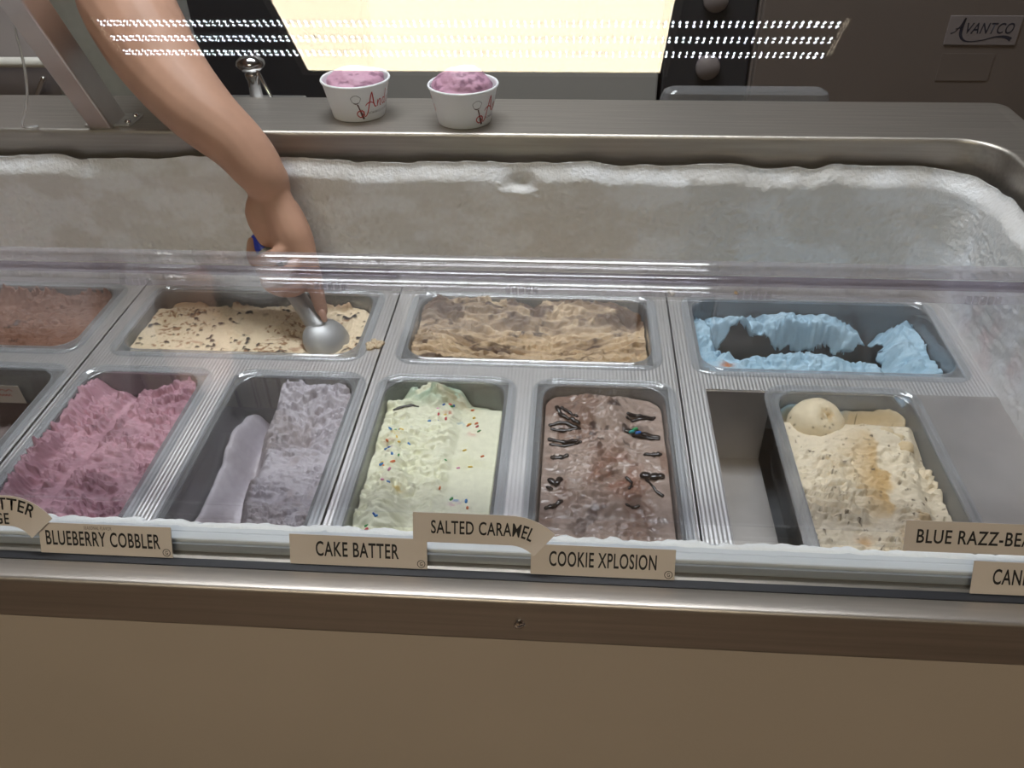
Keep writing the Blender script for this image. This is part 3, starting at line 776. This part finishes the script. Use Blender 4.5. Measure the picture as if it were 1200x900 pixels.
o = link('scoop_ball', me, M['pig'], cn, (-.033, .110, -.016))
for k, (x, y, z, r, col) in enumerate(((-.004, .088, -.020, .009, (238, 222, 190)), (.050, .070, -.012, .009, (224, 200, 160)), (.034, .092, -.014, .012, (232, 212, 176)), (.046, .084, -.012, .008, (226, 206, 170)))):
    link('lump', lump(r, 20+k, .5, 3, .8, 2.2, col), M['pig'], cn, (x, y, z))
def crumb(loc, r, col, label, seed, n=1):
    t = thing('ice_cream_crumb', loc, label, 'crumb')
    for k in range(n):
        a = k*2.4; q = .75*r*math.sqrt(k)
        link('piece', lump(r*(.8+.3*((k*37) % 10)/10), seed+k, .6, 3, .7, 2.4, col, ((150, 110, 78), .6)), M['pig'], t, (q*math.cos(a), q*math.sin(a), r*.45))
crumb((-.010, .046, -.0025), .0042, (236, 214, 180), 'cream crumbs dropped on the corner of the vanilla pan rim', 40, 9)
crumb((.3625, .188, -.0025), .0040, (236, 228, 206), 'pale crumb on the carrier behind the blue pan', 60, 3)
crumb((.449, .189, -.0025), .0028, (222, 176, 80), 'tiny yellow crumb behind the blue pan', 70, 2)
# ------------------------------------------------------------------ lettering helpers
def text_mesh(s, w, h, bold=.012, shear=0.0):
    """letters fitted in a box w x h, origin bottom-left, flat in xy"""
    cu = bpy.data.curves.new('txt', 'FONT'); cu.body = s; cu.offset = bold; cu.resolution_u = 4; cu.shear = shear; cu.space_character = 1.08
    ob = bpy.data.objects.new('txt', cu); C.objects.link(ob)
    dg = bpy.context.evaluated_depsgraph_get(); dg.update()
    me = bpy.data.meshes.new_from_object(ob.evaluated_get(dg)); bpy.data.objects.remove(ob); bpy.data.curves.remove(cu)
    n = len(me.vertices); co = np.zeros(n*3, np.float32); me.vertices.foreach_get('co', co); co = co.reshape(-1, 3)
    lo, hi = co.min(0), co.max(0)
    co[:, 0] = (co[:, 0]-lo[0])/(hi[0]-lo[0])*w; co[:, 1] = (co[:, 1]-lo[1])/(hi[1]-lo[1])*h; co[:, 2] = 0
    me.vertices.foreach_set('co', co.reshape(-1)); me.update()
    return me, co
def ribbon(bm, pts, wid, fmap, n=6, closed=False):
    q = catmull([(x, y, 0) for x, y in pts], n)
    if not hasattr(wid, '__len__'): wid = [wid]*len(pts)
    ww = [v.x for v in catmull([(a, 0, 0) for a in wid], n)]
    prev = None
    for i, v in enumerate(q):
        t = (q[min(i+1, len(q)-1)]-q[max(i-1, 0)])
        if t.length < 1e-9: continue
        t.normalize(); nn = Vector((-t.y, t.x, 0))*ww[i]/2
        a = bm.verts.new(fmap(v.x+nn.x, v.y+nn.y)); b = bm.verts.new(fmap(v.x-nn.x, v.y-nn.y))
        if prev: bm.faces.new((prev[0], a, b, prev[1]))
        prev = (a, b)

# paper tape stuck inside the dark pan
bm = bmesh.new(); box(bm, -.045, .028, 0, .0006, -.016, .012)
tp = obj('tape_label', bm, M['card'], None, (-2*W+.268-.012, FY+.1375, -.030)); tag(tp, 'paper tape with red scribble inside the dark empty pan', 'label')
tp.rotation_euler = (math.radians(5), 0, 0)
for zz_, x0_, x1_ in ((.005, -.022, .018), (-.003, -.004, .014)):
    bm = bmesh.new(); ribbon(bm, [(x0_+(x1_-x0_)*k/14, zz_+.0018*math.sin(k*2.1)) for k in range(15)], .0009, lambda a_, b_: (a_, -.0003, b_)); obj('scribble', bm, M['red'], tp)

# ------------------------------------------------------------------ flavour labels on the glass
def label_card(x0, u0, w, h, words, label, bend=None, mark=True, small=None, tiltdeg=0.0):
    """words: list of (text, x, y, width, height) in card coordinates"""
    base = gl(x0, u0)
    t = thing('flavour_label', base, label, 'label', 'flavour labels on the glass')
    ca, sa = math.cos(math.radians(tiltdeg)), math.sin(math.radians(tiltdeg))
    lift0 = bend[3] if bend and len(bend) > 3 else .0006
    def f(s, v, out=0.0):
        X_, U_, O_ = s, v, 0.0
        if bend and s > bend[0]:
            s0, R_, curl = bend[:3]
            ang = (s-s0)/R_
            cxl = s0; cyl = h*.0-R_+h/2            # centre of the turning circle below the card
            rr = R_+(v-h/2)
            X_ = s0+rr*math.sin(ang); U_ = cyl+rr*math.cos(ang)
            O_ = curl*(ang**2)
        x, u = X_*ca-U_*sa, X_*sa+U_*ca
        return gl(x0+x, u0+u, lift0+O_+out)-base
    bm = bmesh.new(); ns, nv = 40, 4
    for out in (0.0, .0004):
        pass
    G = [[[bm.verts.new(f(w*i/ns, h*j/nv, o_)) for i in range(ns+1)] for j in range(nv+1)] for o_ in (0.0, .0004)]
    for k in (0, 1):
        for j in range(nv):
            for i in range(ns):
                bm.faces.new((G[k][j][i], G[k][j][i+1], G[k][j+1][i+1], G[k][j+1][i]))
    for i in range(ns):
        bm.faces.new((G[0][0][i], G[0][0][i+1], G[1][0][i+1], G[1][0][i])); bm.faces.new((G[0][nv][i], G[0][nv][i+1], G[1][nv][i+1], G[1][nv][i]))
    for j in range(nv):
        bm.faces.new((G[0][j][0], G[0][j+1][0], G[1][j+1][0], G[1][j][0])); bm.faces.new((G[0][j][ns], G[0][j+1][ns], G[1][j+1][ns], G[1][j][ns]))
    obj('card', bm, M['card'], t)
    for wd_ in words:
        txt, tx, ty, tw, thh = wd_[:5]; mt = wd_[5] if len(wd_) > 5 else 'ink'
        me, co = text_mesh(txt, tw, thh, .014 if mt == 'ink' else .0)
        new = np.array([f(tx+c[0], ty+c[1], .0006)[:] for c in co], np.float32)
        me.vertices.foreach_set('co', new.reshape(-1)); me.update()
        link('lettering', me, M[mt], t)
    if mark:
        bm = bmesh.new(); cx_, cy_ = w-.0035, .0032
        ribbon(bm, [(cx_+.0022*math.cos(a), cy_+.0022*math.sin(a)) for a in np.linspace(0, 6.2832, 17)], .0004, lambda a, b: f(a, b, .0006), 2)
        obj('circle_mark', bm, M['ink'], t)
        me, co = text_mesh('G', .0016, .0024, .01)
        new = np.array([f(cx_-.0008+c[0], cy_-.0012+c[1], .0006)[:] for c in co], np.float32); me.vertices.foreach_set('co', new.reshape(-1)); me.update()
        link('circle_letter', me, M['ink'], t)
label_card(-.083, .0012, .081, .0192, [('BLUEBERRY COBBLER', .0040, .0052, .0700, .0094), ('SEASONAL FLAVOR', .0280, .0158, .0170, .0022, 'ink_soft')], 'label card reading BLUEBERRY COBBLER below the pink ice cream')
label_card(.069, .0012, .081, .0185, [('CAKE BATTER', .0155, .0055, .0490, .0094)], 'label card reading CAKE BATTER at the front channel')
label_card(.210, .0012, .082, .0185, [('COOKIE XPLOSION', .0105, .0055, .0610, .0094)], 'label card reading COOKIE XPLOSION below the brown ice cream')
label_card(.142, .0185, .0775, .0180, [('SALTED CARAMEL', .0105, .0055, .0590, .0082)], 'curling label card reading SALTED CARAMEL above the channel', bend=(.056, .030, .004, .0012), mark=False)
label_card(-.167, .0175, .0905, .0190, [('PEANUT BUTTER', .0330-.020, .0100, .0690, .0078), ('FUDGE', .0430, .0010, .0240, .0072)], 'curling label card ending in UTTER beside the blueberry label', bend=(.066, .030, .003, .0012), mark=False)
label_card(.416, .0250, .088, .0180, [('BLUE RAZZ-BEARY', .0065, .0050, .0720, .0082)], 'label card reading BLUE RAZZ hanging above the cream ice cream', mark=False)
label_card(.455, .0012, .081, .0195, [('CANNOLI', .0110, .0060, .0330, .0094)], 'label card beginning with CANN under the blue razz label')

# ------------------------------------------------------------------ paper cups with pink ice cream
def cup(cx, cy, rot, label, ilabel, seed, mound, lean):
    Hc, r0, r1 = .046, .0335, .0430
    t = thing('paper_cup', (cx, cy, RIM), label, 'paper cup')
    bm = bmesh.new()
    lathe(bm, [(r0-.001, .002), (r0, 0), (r0+.0004, .001), (r1, Hc-.0022), (r1+.0012, Hc-.0018), (r1+.0020, Hc), (r1+.0012, Hc+.0016), (r1-.0002, Hc+.0016), (r1-.0010, Hc), (r1-.0014, Hc-.003), (r0-.0008, .003)], 56, cap1=True)
    obj('cup', bm, M['paper'], t, smooth=True)
    def fm(phase):
        def g_(s, v):      # s metres round the cup, v metres up
            th_ = phase+s/.038; r = r0+.0004+(r1-r0-.0004)*(v-.001)/(Hc-.0032)+.0003
            return (r*math.sin(th_), -r*math.cos(th_), v)
        return g_
    for ph in (rot, rot+math.pi):
        g0_ = fm(ph); g_ = lambda a_, b_, g0_=g0_: g0_(a_*1.22-.002, .022+(b_-.0195)*1.22)
        bm = bmesh.new(); w = .0011
        # A
        ribbon(bm, [(.0085, .0135), (.0095, .0075), (.0125, .0110), (.0145, .0200), (.0165, .0300), (.0175, .0335)], [.0006, .0009, w, w, w, .0007], g_)
        ribbon(bm, [(.0175, .0335), (.0185, .0280), (.0200, .0200), (.0220, .0165), (.0235, .0175)], [.0008, .0013, .0013, w, .0006], g_)
        ribbon(bm, [(.0105, .0190), (.0125, .0215), (.0165, .0225), (.0205, .0200)], [.0006, w, w, .0006], g_)
        # n
        ribbon(bm, [(.0245, .0235), (.0245, .0165)], .0010, g_)
        ribbon(bm, [(.0245, .0180), (.0265, .0230), (.0285, .0225), (.0285, .0170), (.0300, .0165)], .0010, g_)
        # d
        ribbon(bm, [(.0355, .0220), (.0330, .0235), (.0315, .0200), (.0330, .0168), (.0355, .0185)], .0010, g_)
        ribbon(bm, [(.0365, .0320), (.0357, .0220), (.0360, .0170), (.0375, .0168)], .0010, g_)
        # i
        ribbon(bm, [(.0405, .0235), (.0402, .0175), (.0420, .0165)], .0010, g_)
        ribbon(bm, [(.0412, .0275), (.0414, .0288)], .0014, g_)
        # apostrophe and s
        ribbon(bm, [(.0455, .0320), (.0452, .0290), (.0445, .0275)], [.0014, .0011, .0006], g_)
        ribbon(bm, [(.0490, .0235), (.0468, .0225), (.0480, .0200), (.0490, .0178), (.0465, .0165)], .0010, g_)
        # red loop round the scoop handle
        ribbon(bm, [(.0050, .0150), (.0015, .0125), (.0015, .0094), (.0045, .0070), (.0075, .0090), (.0082, .0120), (.0065, .0145), (.0048, .0130)], .0011, g_)
        obj('name_print', bm, M['red'], t)
        bm = bmesh.new()   # scoop of ice cream drawn as an outline, dark handle below
        ribbon(bm, [(.0012+.0046*math.cos(a)*(1+.07*math.sin(5*a)), .0270+.0042*math.sin(a)) for a in np.linspace(0, 6.2832, 25)], .0006, g_, 3)
        obj('scoop_print', bm, M['grey_print'], t)
        bm = bmesh.new()
        ribbon(bm, [(-.0015, .0228), (.0012, .0222), (.0040, .0232)], [.0005, .0010, .0005], g_)
        ribbon(bm, [(.0025, .0215), (.0040, .0165), (.0062, .0100), (.0080, .0048)], [.0016, .0012, .0024, .0022], g_)
        obj('handle_print', bm, M['dark_print'], t)
        me, co = text_mesh('HOMEMADE ICE CREAM', .033, .0026, .004)
        me.vertices.foreach_set('co', np.array([g_(.0135+c[0], .0095+c[1]) for c in co], np.float32).reshape(-1)); me.update()
        link('small_print', me, M['grey_print'], t)
    # ice cream mound
    me = lump(1.0, seed, .16, 5, 1.0, 1.6, (194, 150, 172))
    n = len(me.vertices); co = np.zeros(n*3, np.float32); me.vertices.foreach_get('co', co); co = co.reshape(-1, 3)
    u = co.copy(); rad = np.hypot(u[:, 0], u[:, 1]); az = np.arctan2(u[:, 1], u[:, 0])
    sw = .06*np.sin(9*u[:, 2]+2*az+seed)+.14*(fbm(u[:, 0]*5+9, u[:, 1]*5+u[:, 2]*4, seed)-.5)
    u *= (1+sw*.5)[:, None]
    up_ = u[:, 2] > 0
    sh_ = np.where(up_, .0392, .0392*(1-.28*np.clip(-u[:, 2], 0, 1)))-.0016*np.clip(1.15-rad, 0, 1)
    rl_ = np.minimum(1.0, np.where(up_, .0388, .0388+.012*np.clip(u[:, 2], -1, 0))/np.maximum(rad*sh_, 1e-6)); sh_ = sh_*rl_
    co[:, 0] = u[:, 0]*sh_+lean*.0006; co[:, 1] = u[:, 1]*sh_; co[:, 2] = np.where(up_, u[:, 2]*mound, u[:, 2]*.020)
    me.vertices.foreach_set('co', co.reshape(-1))
    cl = np.zeros(n*4, np.float32); me.color_attributes['pig'].data.foreach_get('color', cl); cl = cl.reshape(-1, 4)
    m_ = sst(fbm(u[:, 0]*4+3, u[:, 1]*4+u[:, 2]*3, seed+30), .56, .64)[:, None]*.8
    cl[:, :3] = cl[:, :3]*(1-m_)+L3(128, 88, 112)*m_
    me.color_attributes['pig'].data.foreach_set('color', cl.reshape(-1)); me.update()
    o = link('ice_cream', me, M['pig'], None, (cx, cy, RIM+.038))
    tag(o, ilabel, 'ice cream')
cup(-.056, .289, .20, 'white paper cup with red script turned towards the hand', 'smooth swirled pink ice cream in the paper cup by the arm', 3, .021, .6)
cup(.086, .268, .56, 'white paper cup whose red script runs off its edge', 'tall pink ice cream mound with dark berries in the paper cup', 11, .030, .5)

# ------------------------------------------------------------------ the person reaching in
person = thing('person', (-.555, .66, FL), 'person in a grey shirt reaching one bare arm into the pans', 'person')
PO = Vector((-.555, .66, FL))
def build_body():
    bm = bmesh.new()
    sh = Vector((-.36, .60, .60))
    # upper arm, forearm
    tube(bm, [(-.47, .66, .62), (-.375, .60, .60), (-.348, .46, .50), (-.336, .335, .405), (-.322, .268, .355), (-.292, .229, .315), (-.258, .199, .277), (-.214, .169, .241), (-.174, .158, .206), (-.152, .152, .176), (-.147, .156, .158)],
         [.050, .056, .054, .054, .056, .054, .0488, .042, .0358, .032, .029], 18, smooth=4, flat=.92)
    # palm: a flattened block from the wrist to the knuckles, heel of the hand to the left
    tube(bm, [(-.153, .166, .160), (-.145, .155, .142), (-.137, .147, .120), (-.124, .136, .096), (-.115, .128, .080)], [.0265, .0285, .032, .033, .029], 16, smooth=4, flat=.72, up=(.3, 1, .4))
    tube(bm, [(-.154, .154, .150), (-.159, .144, .126), (-.152, .134, .098)], [.013, .0190, .0140], 12, smooth=3)
    tube(bm, [(-.142, .150, .140), (-.124, .132, .112), (-.108, .122, .090)], [.012, .0150, .0130], 12, smooth=3)
    # index finger lying along the scoop
    tube(bm, [(-.104, .128, .086), (-.095, .113, .064), (-.090, .101, .040), (-.084, .091, .017)], [.0125, .0110, .0098, .0080], 12, smooth=4)
    # middle finger rolled round the handle
    tube(bm, [(-.110, .124, .076), (-.104, .106, .058), (-.113, .094, .048), (-.132, .093, .047), (-.150, .102, .050), (-.155, .114, .054)], [.0125, .0115, .0108, .0105, .0098, .0080], 12, smooth=4)
    # ring finger
    tube(bm, [(-.115, .126, .084), (-.110, .106, .074), (-.122, .097, .066), (-.142, .099, .064), (-.158, .110, .064), (-.161, .122, .067)], [.0120, .0110, .0105, .0100, .0092, .0078], 12, smooth=4)
    # little finger, its tip shows beyond the blue cap
    tube(bm, [(-.124, .132, .094), (-.130, .112, .088), (-.148, .110, .080), (-.168, .122, .068), (-.1785, .138, .070), (-.1785, .146, .084)], [.0105, .0098, .0090, .0082, .0074, .0064], 12, smooth=4)
    # thumb behind the handle
    tube(bm, [(-.128, .158, .124), (-.116, .158, .096), (-.108, .146, .070), (-.106, .130, .050)], [.0150, .0125, .0110, .0088], 12, smooth=4)
    # trunk, neck, head, the other arm hanging, legs
    tube(bm, [(-.555, .67, .12), (-.555, .67, .30), (-.555, .675, .48), (-.555, .68, .62)], [.100, .098, .115, .110], 20, smooth=3, flat=.72, up=(0, 1, 0))
    tube(bm, [(-.38, .62, .60), (-.555, .68, .64), (-.69, .69, .60)], [.055, .07, .055], 14, smooth=3)
    tube(bm, [(-.555, .67, .63), (-.555, .65, .74)], [.055, .052], 14)
    tube(bm, [(-.555, .63, .75), (-.555, .635, .81), (-.555, .645, .87)], [.060, .074, .072], 18, smooth=3)
    tube(bm, [(-.555, .565, .80), (-.555, .548, .785)], [.010, .012], 8)
    for sx in (-1, 1): tube(bm, [(-.555+sx*.074, .64, .81), (-.555+sx*.079, .645, .795)], [.012, .010], 8)
    tube(bm, [(-.69, .69, .60), (-.74, .70, .50), (-.755, .70, .40), (-.72, .62, .44), (-.66, .54, .48)], [.055, .048, .042, .036, .028], 14, smooth=3)
    tube(bm, [(-.66, .54, .48), (-.635, .515, .49), (-.61, .495, .495)], [.028, .030, .020], 12, smooth=3, flat=.6)
    for k in range(4): tube(bm, [(-.615, .50, .478+.011*k), (-.585, .487, .478+.011*k), (-.560, .492, .480+.010*k)], [.0095, .0085, .007], 8, smooth=3)
    tube(bm, [(-.635, .515, .51), (-.610, .500, .525), (-.590, .492, .53)], [.012, .010, .008], 8, smooth=3)
    for sx in (-.062, .062):
        tube(bm, [(-.555+sx, .67, .12), (-.555+sx, .66, -.24), (-.555+sx, .67, FL+.08)], [.060, .054, .042], 14, smooth=3)
        tube(bm, [(-.555+sx, .69, FL+.05), (-.555+sx, .58, FL+.04)], [.040, .036], 12, flat=.8)
    me = bpy.data.meshes.new('body_raw'); bmesh.ops.recalc_face_normals(bm, faces=bm.faces); bm.to_mesh(me); bm.free()
    o = bpy.data.objects.new('body_raw', me); C.objects.link(o)
    r = o.modifiers.new('r', 'REMESH'); r.mode = 'VOXEL'; r.voxel_size = .0026
    s_ = o.modifiers.new('s', 'SMOOTH'); s_.factor = .5; s_.iterations = 5
    dg = bpy.context.evaluated_depsgraph_get(); dg.update()
    out = bpy.data.meshes.new_from_object(o.evaluated_get(dg)); bpy.data.objects.remove(o); bpy.data.meshes.remove(me)
    out.name = 'body'
    return out
link('body', build_body(), M['skin'], person, -PO, True)
# nails
bm = bmesh.new()
tube(bm, [(-.0815, .0835, .019), (-.0795, .0815, .011)], [.0045, .0040], 8, flat=.35, up=(.2, -1, -.3))
obj('fingernail', bm, P('nail', rgb(214, 170, 150), .3), person, -PO, True)
bm = bmesh.new()
tube(bm, [(-.555, .67, -.06), (-.555, .67, .20), (-.555, .67, .34), (-.555, .675, .50), (-.555, .68, .63), (-.555, .675, .675)], [.128, .126, .130, .160, .150, .075], 28, smooth=4, flat=.70, up=(0, 1, 0), round_ends=False)
obj('shirt', bm, M['shirt'], person, -PO, True)
for pts_, rr_ in (([(-.42, .645, .61), (-.365, .60, .60), (-.345, .50, .53), (-.338, .43, .48)], [.085, .078, .072, .070]), ([(-.64, .69, .61), (-.70, .69, .58), (-.735, .69, .46)], [.085, .075, .066])):
    bm = bmesh.new(); tube(bm, pts_, rr_, 20, smooth=4, round_ends=False); obj('sleeve', bm, M['shirt'], person, -PO, True)
for sx in (-.062, .062):
    bm = bmesh.new(); tube(bm, [(-.555+sx, .67, .10), (-.555+sx, .66, -.24), (-.555+sx, .67, FL+.05)], [.072, .070, .066], 16, smooth=3, round_ends=False); obj('trouser_leg', bm, M['trousers'], person, -PO, True)
    bm = bmesh.new(); tube(bm, [(-.555+sx, .70, FL+.045), (-.555+sx, .56, FL+.038)], [.050, .044], 14, flat=.85); obj('shoe', bm, M['shoe'], person, -PO, True)
bm = bmesh.new(); tube(bm, [(-.555, .665, .78), (-.555, .668, .84), (-.555, .662, .895)], [.066, .082, .070], 20, smooth=3); obj('hair', bm, M['hair'], person, -PO, True)

# ------------------------------------------------------------------ the scoop in the hand
def build_scoop():
    A = Vector((-.173, .151, .083)); B = Vector((-.098, .092, .004))
    ax = (B-A).normalized()
    t = thing('ice_cream_scoop', B, 'metal ice cream scoop with a blue end cap held in the hand', 'scoop')
    bm = bmesh.new(); tube(bm, [A+ax*.012-B, A+ax*.05-B, (0, 0, 0), ax*.012], [.0100, .0105, .0125, .0150], 16, smooth=3); obj('handle', bm, M['scoop'], t, smooth=True)
    bm = bmesh.new(); tube(bm, [A-B, A+ax*.014-B], [.0092, .0106], 16); obj('end_cap', bm, M['blue_cap'], t, smooth=True)
    # bowl: open spoon-like shell
    side = ax.cross(Vector((0, 0, 1))).normalized(); nrm = side.cross(ax).normalized()
    bm = bmesh.new(); rings = []
    for i in range(15):
        f_ = i/14; y = .004+.058*f_
        wd_ = .030*math.sqrt(max(0, 1-((f_-.50)/.54)**2))+.001
        dp = .020*math.sqrt(max(0, 1-((f_-.50)/.56)**2))
        ring_ = []
        for k in range(17):
            a = math.pi*k/16
            ring_.append(ax*y+side*wd_*math.cos(a)+nrm*(dp*math.sin(a))-nrm*.004)
        rings.append(ring_)
    loft(bm, rings, closed=False)
    o = obj('bowl', bm, M['scoop'], t, smooth=True); sd = o.modifiers.new('wall', 'SOLIDIFY'); sd.thickness = .002
build_scoop()

# ------------------------------------------------------------------ behind the cabinet
# dipper well faucet
dw = thing('dipper_well', (-.24, .42, .13), 'chrome dipper well tap behind the rear steel deck', 'tap')
bm = bmesh.new(); box(bm, -.06, .06, -.066, .05, 0, .035, bev=.004); obj('basin', bm, M['steel'], dw)
bm = bmesh.new(); lathe(bm, [(.010, .03), (.009, .070), (.011, .078), (.011, .082), (.006, .085)], 20, cap0=True, cap1=True); obj('stem', bm, M['chrome'], dw, smooth=True)
bm = bmesh.new(); lathe(bm, [(.006, .082), (.017, .088), (.021, .094), (.0195, .100), (.011, .107), (.0005, .109)], 28, cap0=True, cap1=True); obj('cap', bm, M['chrome'], dw, smooth=True)
bm = bmesh.new(); tube(bm, [(.008, -.002, .088), (.022, -.012, .062), (.035, -.02, .036)], .0026, 8); obj('lever', bm, M['chrome'], dw, smooth=True)
# clear tray edge standing behind the deck
bm = bmesh.new()
loft(bm, [rrect(.343, .569, .356, .39, .014, z) for z in (.10, .196)]+[rrect(.347, .565, .358, .388, .012, .206), rrect(.354, .558, .362, .384, .010, .2095)], True, True)
o = obj('plastic_tray', bm, clear('tray_plastic', (.7, .7, .72), .22, (.5, .5, .52), .05), smooth=False)
tag(o, 'long rounded grey plastic tray behind the steel deck', 'tray')
# thin clear cable hanging at the strut
bm = bmesh.new(); tube(bm, [(-.3965, .096, .47), (-.3965, .150, .37), (-.400, .152, .335), (-.402, .15, .302), (-.410, .152, .273), (-.424, .158, .248), (-.444, .170, .222), (-.462, .225, .202)], .0016, 8, smooth=5)
o = obj('cable', bm, clear('cable_clear', (.8, .8, .8), .45, (.8, .8, .8), .1, .1), smooth=True); tag(o, 'thin pale cable hanging beside the steel strut', 'cable')
# units along the back aisle
def unit(name, x0, x1, y0, y1, z1, m, label, cat='appliance'):
    t = thing(name, ((x0+x1)/2, y0, FL), label, cat); h = (x1-x0)/2
    obj('body', bx(-h, h, .012, y1-y0, .05, z1-FL, bev=.004), m, t)
    obj('plinth', bx(-h+.02, h-.02, .04, y1-y0, 0, .05), M['gasket'], t)
    return t, h
t, h = unit('upright_freezer', .592, 1.50, 1.05, 1.75, 1.1, M['dark_unit'], 'dark brown grey freezer with a maker badge behind the counter')
obj('door', bx(-h+.004, h-.004, -.01, .0118, .09, 1.8, bev=.004), M['dark_unit'], t)
bm = bmesh.new(); box(bm, -.070, .070, -.0026, 0, -.028, .028, bev=.0008)
pl_ = obj('badge', bm, M['plate'], t, (1.034-(.592+1.5)/2, -.010, .117-FL))
me, co = text_mesh('VANTCO', .092, .021, .01, .25)
me.vertices.foreach_set('co', np.array([(-.034+c[0], -.0030, -.006+c[1]) for c in co], np.float32).reshape(-1)); me.update(); link('badge_lettering', me, M['badge_ink'], pl_)
bm = bmesh.new(); fb = lambda a, b: (a, -.0030, b)
ribbon(bm, [(-.062, -.006), (-.054, -.002), (-.046, .010), (-.040, .024)], [.003, .002, .002, .003], fb)
ribbon(bm, [(-.040, .024), (-.043, .006), (-.042, -.008), (-.034, -.018), (-.020, -.021), (.004, -.018), (.026, -.012), (.046, -.012), (.058, -.017)], [.003, .006, .006, .004, .002, .002, .003, .006, .008], fb)
ribbon(bm, [(-.055, .003), (-.040, .006)], .002, fb)
obj('badge_swoosh', bm, M['badge_ink'], pl_)
bm = bmesh.new(); box(bm, -.052, .052, -.0014, 0, -.027, .027); obj('data_plate', bm, M['dark_unit'], t, (1.02-(.592+1.5)/2, -.010, .045-FL))
t, h = unit('black_column', .412, .588, 1.05, 1.6, 1.1, M['black_unit'], 'narrow black panel with two round knobs beside the freezer')
for z in (.037, .171):
    bm = bmesh.new(); lathe(bm, [(.0250, 0), (.0255, .010), (.023, .014), (.0005, .015)], 28, cap0=True, cap1=True)
    o = obj('knob', bm, M['plate'], t, (.503-.5, .012, z-FL), True); o.rotation_euler = (math.radians(90), 0, 0)
t, h = unit('grey_cabinet', -.22, .405, 1.08, 1.6, 1.1, M['grey_unit'], 'plain grey cabinet behind the two paper cups')
t, h = unit('black_cabinet', -.80, -.225, 1.05, 1.6, 1.1, M['black_unit'], 'plain black cabinet behind the reaching arm')
t, h = unit('pale_oven', -1.55, -.805, 1.05, 1.6, 1.1, M['pale_unit'], 'pale steel appliance with a horizontal bar handle behind the strut')
obj('lower_front', bx(-h+.01, h-.01, .004, .0125, .1, .03-FL), M['plate'], t)
bm = bmesh.new(); tube(bm, [(-h+.05, -.03, .05-FL), (h-.06, -.03, .05-FL)], .011, 14)
for x in (-h+.07, h-.08): tube(bm, [(x, -.03, .05-FL), (x, .014, .05-FL)], .007, 10)
obj('bar_handle', bm, M['lamp_frame'], t, smooth=True)
bm = bmesh.new(); tube(bm, [(.205, -.022, -.02-FL), (.235, -.03, .015-FL)], .007, 10); tube(bm, [(.205, -.022, -.02-FL), (.205, .008, -.02-FL)], .006, 8); obj('latch', bm, M['chrome'], t, smooth=True)

# ------------------------------------------------------------------ lift everything so that the floor is at z = 0
for o in S.objects:
    if o.parent is None and o.type != 'CAMERA':
        o.location.z += ZB
bpy.context.view_layer.update()
